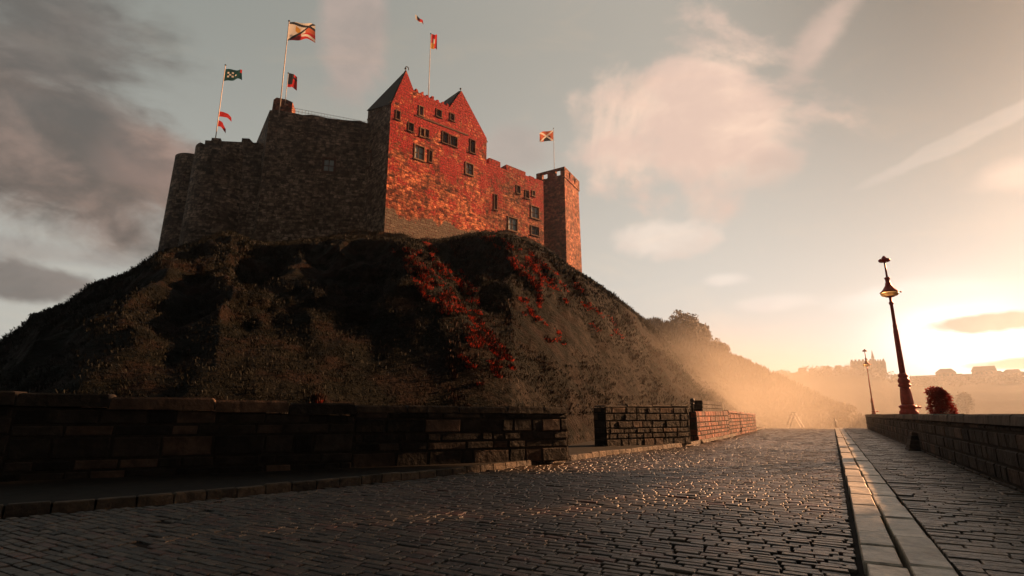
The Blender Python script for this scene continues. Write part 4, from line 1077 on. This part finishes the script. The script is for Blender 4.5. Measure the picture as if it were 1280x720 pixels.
# ------------------------------------------------------------------ things by the right wall
def lamp_post(px, pbase, ptop, Y, label, slim=1.0):
    b0 = at(px, pbase, Y); z0 = 1.09; b0.z = z0
    H = at(px, ptop, Y).z - z0
    root = empty('street_lamp', b0, label, 'street lamp', 'street lamps on the right parapet wall')
    k = H / 5.3
    def L(name, prof, mat, seg=20, off=Vector((0, 0, 0)), flute=False):
        bm = bmesh.new(); add_lathe(bm, b0 + off, [(r * k * (slim * 0.86 if z < 4.28 else 1.0), z * k) for r, z in prof], seg)
        if flute:
            for v_ in bm.verts:
                d_ = v_.co - b0; d_.z = 0; a_ = math.atan2(d_.y, d_.x); v_.co -= d_ * 0.10 * (0.5 + 0.5 * math.cos(a_ * 10))
        return link(name, bm_mesh(name, bm), mat, root, True)
    L('base', [(0.33, 0), (0.33, .1), (.27, .16), (.29, .22), (.33, .26), (.30, .30), (.22, .34)], M_IRON)
    L('pedestal', [(.22, .338), (.235, .4), (.225, .6), (.19, .88), (.17, .95)], M_IRON, 40, flute=True)
    L('collar', [(.17, .948), (.23, .98), (.23, 1.04), (.18, 1.07), (.21, 1.12), (.225, 1.2), (.18, 1.27), (.15, 1.3), (.19, 1.34), (.17, 1.4), (.12, 1.46)], M_IRON)
    L('shaft', [(.115, 1.455), (.105, 2.2), (.095, 3.0), (.08, 3.05), (.085, 3.2), (.07, 3.25), (.062, 3.98), (.09, 4.0), (.09, 4.06), (.055, 4.1), (.055, 4.25)], M_IRON, 16)
    L('lantern_bracket', [(.055, 4.248), (.09, 4.26), (.16, 4.275), (.165, 4.29)], M_IRON)
    L('lantern_glass', [(.15, 4.292), (.24, 4.315), (.29, 4.37), (.29, 4.435)], M_LGLASS, 24)
    hood = L('lantern_hood', [(.31, 4.436), (.31, 4.455), (.25, 4.51), (.19, 4.58), (.13, 4.68), (.1, 4.74), (.1, 4.8), (.075, 4.82), (.075, 4.95), (.1, 4.98), (.085, 5.02), (.035, 5.05)], M_IRON, 24)
    L('finial_rod', [(.035, 5.048), (.03, 5.62)], M_IRON, 10)
    L('finial_cap', [(.05, 5.61), (.17, 5.64), (.2, 5.69), (.18, 5.74), (.09, 5.77), (.06, 5.83), (.02, 5.87)], M_IRON, 16)
    bm = bmesh.new(); a_ = b0 + Z * 4.46 * k
    add_tube(bm, a_ + Vector((.25 * k, 0, 0)), a_ + Vector((.42 * k, 0, .02)), .018 * k, None, 6); add_lathe(bm, a_ + Vector((.43 * k, 0, -.02 * k)), [(.01, 0), (.04 * k, .02 * k), (.03 * k, .05 * k), (.005, .07 * k)], 8)
    link('side_arm', bm_mesh('sa', bm), M_IRON, root, True)
    bm = bmesh.new(); add_tube(bm, b0 + Vector((.24 * k, 0, .24 * k)), b0 + Vector((.44 * k, 0, .25 * k)), .035 * k, .05 * k, 8)
    link('bracket', bm_mesh('sb', bm), M_IRON, root, True)
m_, t, b = principled('lantern_glass', 0.15, 0.5); M_LGLASS = m_
b.inputs['Base Color'].default_value = (1.0, 0.74, 0.36, 1); b.inputs['Transmission Weight'].default_value = 1.0; b.inputs['Roughness'].default_value = 0.35
wu = U3 + 0.28
def on_wall_line(px):
    """depth Y where the sight line at px crosses the middle of the right wall"""
    r = ray(px, 518); tt = wu / (r.dot(ER)); return (r * tt).y
LY = on_wall_line(1136.5)
lamp_post(1136.5, 518, 338, LY, 'tall red brown iron street lamp with fluted base nearest on the right wall')
LY2 = on_wall_line(1092.5)
lamp_post(1092.5, 518, 444, LY2, 'thin street lamp farther off, pale in the haze beyond the tall one', 0.6)
# clipped red shrub just behind the wall
SY = on_wall_line(1177)
c0 = at(1177, 512, SY + 0.5)
def sp_(px, py): return at(px, py, SY + 0.5)
kx = (SY + 0.5) / F_PX
lob = [(sp_(1177, 511), Vector((14 * kx, .3, 12 * kx))), (sp_(1174, 499), Vector((12 * kx, .28, 9 * kx))), (sp_(1169, 490), Vector((9 * kx, .22, 6.5 * kx))), (sp_(1177, 496), Vector((8 * kx, .2, 8 * kx))), (sp_(1183, 514), Vector((8 * kx, .25, 7 * kx))), (sp_(1172, 491), Vector((8 * kx, .2, 6 * kx)))]
foot = sp_(1177, 518); foot.z = -0.1
tree('shrub', 'dark red clipped shrub showing above the right wall beside the tall lamp', 'shrub', foot, lob, 7000, 0.026, 0.05, M_LEAFR)
rt = at(1206, 504, 300)
tree('tree', 'faint round headed tree in the haze behind the red shrub', 'tree', Vector((rt.x, rt.y, -4.2)), [(rt, Vector((3.9, 3.9, 6.0))), (rt + Vector((.4, 0, 1.0)), Vector((3.0, 3.0, 4.4)))], 2600, 0.36, 0.4, M_LEAFD)
# white marker post and trestle at the end of the road
p = RP(U1 + 0.1, 50.5); bm = bmesh.new(); add_lathe(bm, p + Z * -0.6, [(.07, 0), (.06, 1.2), (.03, 1.28)], 8)
tag(link('marker_post', bm_mesh('mp', bm), M_PALEMETAL, None, True), 'short pale marker post where the kerb ends', 'post')
p = onground(996, 533.5); p.z = -0.05; tr_ = empty('trestle', p, 'pale folding trestle standing at the far edge of the road', 'trestle')
bm = bmesh.new()
for s_ in (-1, 1): add_tube(bm, p + Vector((0, 0, 1.25)), p + Vector((s_ * .65, 0, 0)), .035, None, 6)
link('front_legs', bm_mesh('fl', bm), M_PALEMETAL, tr_)
bm = bmesh.new()
for s_ in (-1, 1): add_tube(bm, p + Vector((0, .6, 1.25)), p + Vector((s_ * .65, .6, 0)), .035, None, 6)
add_tube(bm, p + Vector((0, -.05, 1.28)), p + Vector((0, .65, 1.28)), .05, None, 6)
link('rear_legs', bm_mesh('rl2', bm), M_PALEMETAL, tr_)

# ------------------------------------------------------------------ far shore: town on a low rise
fc = [(900, 480), (960, 471), (1000, 465), (1040, 463), (1070, 462), (1100, 466), (1112, 474), (1130, 476), (1160, 478), (1200, 477), (1240, 475), (1280, 472), (1400, 470), (1700, 476), (2200, 500)]
FAx = np.array([azel(x, y)[0] for x, y in fc]); FEl = np.array([azel(x, y)[1] for x, y in fc]); FD = 760.0
vs3, fs3 = [], []; n3, m3 = 220, 30
for a in np.linspace(FAx[0], FAx[-1], n3):
    e = float(np.interp(a, FAx, FEl)); dv = Vector((math.sin(R(a)), math.cos(R(a)), 0)); H = EYE + FD * math.tan(R(e))
    for k in range(m3):
        s_ = k / (m3 - 1); r_ = 380 + (FD - 380) * s_; p = dv * r_ + Z * (-4.3 + (H + 4.3) * s_ ** .85)
        p.z += (3.0 * fbm(p * 0.02, 4) + 1.0 * fbm(p * .09, 3)) * min(1, s_ * 4) * (1 - 0.75 * s_); vs3.append(p)
    for dr, dz in ((60, 0), (150, -10), (260, -H - 8)): vs3.append(dv * (FD + dr) + Z * (H + dz))
nr3 = m3 + 3
for i in range(n3 - 1):
    for k in range(nr3 - 1): q = i * nr3 + k; fs3.append((q, q + nr3, q + nr3 + 1, q + 1))
fme = bpy.data.meshes.new('fh'); fme.from_pydata([tuple(v) for v in vs3], [], fs3)
tag(link('hill', fme, M_HILL, None, True), kind='structure')
M_FAR = masonry('far_stone', [(0.12, 0.09, 0.07), (0.25, 0.19, 0.15)], (0.08, 0.06, 0.05), 3, 1.4)
def far_house(px, pbase, w_, h_, label, roof='gable', Y=None, spires=(), name='house', group='distant buildings on the far shore'):
    a = azel(px, pbase)[0]; dv = heading(a); tv = Vector((dv.y, -dv.x, 0))
    d0 = FD + 5; zb = EYE + FD * math.tan(R(float(np.interp(a, FAx, FEl)))) - 2
    o = dv * d0; o.z = zb
    k = FD / F_PX
    W_, H_ = w_ * k, h_ * k + 2
    root = empty(name, o, label, 'building', group)
    bm = bmesh.new(); D_ = max(8, W_ * .5); add_box(bm, o + Z * H_ / 2, tv * W_ / 2, dv * D_ / 2, Z * H_ / 2)
    wl = link('wall', bm_mesh('w', bm), M_FAR, root)
    bm = bmesh.new()
    if roof in ('gable', 'low'):
        rh = min(W_ * .25, 5) if roof == 'gable' else 2.0; f_ = [o + Z * (H_ + .01) - dv * (D_ / 2 + .4) - tv * W_ * .52, o + Z * (H_ + .01) + dv * (D_ / 2 + .4) - tv * W_ * .52, o + Z * (H_ + rh) - tv * W_ * .52]
        add_prism(bm, f_, tv * W_ * 1.04)
        bm.verts.ensure_lookup_table(); hip = rnd.uniform(0.05, 0.3)
        bm.verts[2].co += tv * W_ * hip; bm.verts[5].co -= tv * W_ * hip * rnd.uniform(.5, 1)
    else:
        for j in range(6): add_box(bm, o + Z * (H_ + .9) + tv * W_ * (-.42 + .168 * j), tv * W_ * .045, dv * D_ / 2.02, Z * .88)
    link('roof', bm_mesh('r', bm), M_SLATE, root)
    for (du, hh, rr) in spires:
        bm = bmesh.new(); b_ = o + tv * du * k; add_lathe(bm, b_, [(rr * k, 0), (rr * k, (hh * .65) * k), (rr * 1.25 * k, hh * .67 * k), (.02, hh * k)], 8)
        link('spire', bm_mesh('sp', bm), M_FAR, root)
    nw = max(2, int(w_ / 4))
    for j in range(nw):
        for q in range(max(1, int(h_ / 6))):
            bm = bmesh.new(); add_box(bm, o - dv * (D_ / 2 + .02) + tv * W_ * (-.4 + .8 * (j + .5) / nw) + Z * (H_ - 2.6 - q * 4.5), tv * .7, dv * .06, Z * 1.1)
            link('window', bm_mesh('fw', bm), M_DARKPANE, root)
far_house(1078, 462, 20, 10, 'hazy battlemented mansion on the far hilltop', 'flat', spires=((-8, 14, 2.2),))
far_house(1098, 465, 13, 12, 'hazy hilltop building with tall thin spire beside the mansion', 'flat', spires=((-3, 26, 1.2), (6, 17, 1.5)))
far_house(1034, 463, 9, 3, 'small hazy house on the skyline left of the far mansion', 'gable', spires=((-3, 6, .5),))
far_house(1003, 465, 8, 3, 'small hazy house at the left end of the far skyline', 'gable', spires=((2, 6, .5),))
far_house(1155, 477, 22, 5, 'long low hazy block on the far shore right of the tall lamp', 'low')
far_house(1184, 477, 16, 9, 'tall square hazy block on the far shore above the red shrub', 'gable')
far_house(1232, 475, 18, 9, 'hazy gabled building on the far shore near the right edge', 'gable', spires=((-4, 13, 1),))
far_house(1212, 476, 12, 4, 'low hazy house between two taller far shore blocks', 'gable')
far_house(1266, 473, 14, 5, 'low hazy house at the extreme right of the far shore', 'gable')

for (px_, w__, h__, lab) in ((1016, 5, 2.5, 'tiny hazy cottage on the skyline between two small houses with chimneys'), (1050, 6, 4, 'small hazy gabled house just left of the battlemented mansion'), (1121, 8, 3.5, 'small hazy house on the far shore directly left of the tall lamp shaft'),
                        (1171, 6, 4, 'narrow hazy house against the left side of the tall square block'), (1199, 7, 6, 'narrow tall hazy house just right of the tall square block'), (1248, 9, 6, 'hazy house just right of the gabled building with a thin spire')):
    far_house(px_, 475, w__, h__, lab, 'gable')
# far woods along the same skyline
wl_ = []
for _ in range(95):
    px_ = rnd.uniform(960, 1330); a_ = azel(px_, 475)[0]; zb = EYE + FD * math.tan(R(float(np.interp(a_, FAx, FEl)))) - 1.5
    d_ = heading(a_) * (FD - rnd.uniform(5, 120)); r_ = rnd.uniform(2.5, 7)
    wl_.append((Vector((d_.x, d_.y, zb * d_.length / FD - 1 + r_ * 0.3)), Vector((r_ * 1.5, r_ * 1.2, r_))))
tag(link('woodland', leaf_cloud(wl_, 16000, 0.9, rnd), M_LEAFD), 'hazy wood along the far shore skyline', 'wood', kind='stuff')

# ------------------------------------------------------------------ unseen pines added on the right so their crowns shade the left road
sdh = heading(SUN_AZ); pv_ = Vector((sdh.y, -sdh.x, 0))
for q_, D_, dz, lab in ((-8.3, 40.0, 0.0, 'added bare stemmed pine out of view, shading the road, nearest the wall end'), (-3.2, 40.8, 0.6, 'added pine with a broad crown out of view, second in the shading row'), (1.8, 40.0, -0.4, 'added pine with a slightly lower crown out of view, shading the road'), (7.0, 41.0, 0.5, 'added pine farthest back out of view, shading the road')):
    o = sdh * D_ + pv_ * q_; z1 = 11.5 + dz * 0.4
    lobes = [(o + Z * (z1 + 4.0), Vector((3.2, 3.2, 3.6)))]
    for j in range(7):
        a_ = rnd.uniform(0, 6.283); lobes.append((o + Vector((math.cos(a_) * 1.3, math.sin(a_) * 1.3, z1 + rnd.uniform(1.4, 5.5))), Vector((1.9, 1.9, 1.5))))
    lobes.append((o + Z * (z1 + 7.6), Vector((1.7, 1.7, 2.2))))
    tree('shade_pine', lab, 'tree', Vector((o.x, o.y, -4.2)), lobes, 14000, 0.2, 0.32, M_LEAFD, 'unseen pines added to shade the road')

# ------------------------------------------------------------------ air
def vol(name, density, col, aniso, bm, label=None, noise_falloff=None):
    m_ = bpy.data.materials.new(name); m_.use_nodes = True; t = NT(m_.node_tree); t.n.clear()
    out = t.node('ShaderNodeOutputMaterial'); pv = t.node('ShaderNodeVolumePrincipled'); t.l.new(pv.outputs[0], out.inputs['Volume'])
    pv.inputs['Color'].default_value = (*col, 1); pv.inputs['Density'].default_value = density; pv.inputs['Anisotropy'].default_value = aniso
    if noise_falloff: noise_falloff(t, pv)
    o = link(name, bm_mesh(name, bm, False), m_)
    return tag(o, label, None, kind='stuff')
bm = bmesh.new(); add_box(bm, Vector((150, 420, 30)), Vector((1250, 0, 0)), Vector((0, 900, 0)), Vector((0, 0, 38.5)))
vol('haze', 0.0003, (0.86, 0.93, 1.0), 0.78, bm)
# the low bank of mist that fills the hollow between the hill foot and the road
mc = Vector((17, 51, 1.0)); mr = Vector((29, 35, 10))
def fall(t, pv):
    geo = t.node('ShaderNodeNewGeometry').outputs['Position']
    q = t.v('DIVIDE', t.v('SUBTRACT', geo, tuple(mc)), tuple(mr))
    ln = t.node('ShaderNodeVectorMath', operation='LENGTH'); t.l.new(q, ln.inputs[0])
    f_ = t.map(ln.outputs['Value'], 1.0, 0.15)
    nz = t.map(t.noise(t.v('MULTIPLY', geo, (1, 1, 1.8)), 0.055, 3, 0.55), 0.38, 0.72)
    t.put(pv.inputs['Density'], t.m('MULTIPLY', t.m('MULTIPLY', f_, nz), 0.034))
bm = bmesh.new(); add_box(bm, mc, Vector((mr.x, 0, 0)), Vector((0, mr.y, 0)), Vector((0, 0, mr.z)))
tag(vol('mist', 0.02, (0.95, 0.88, 0.78), 0.4, bm, None, fall), 'golden mist drifting at the foot of the hill beside the road', 'mist')
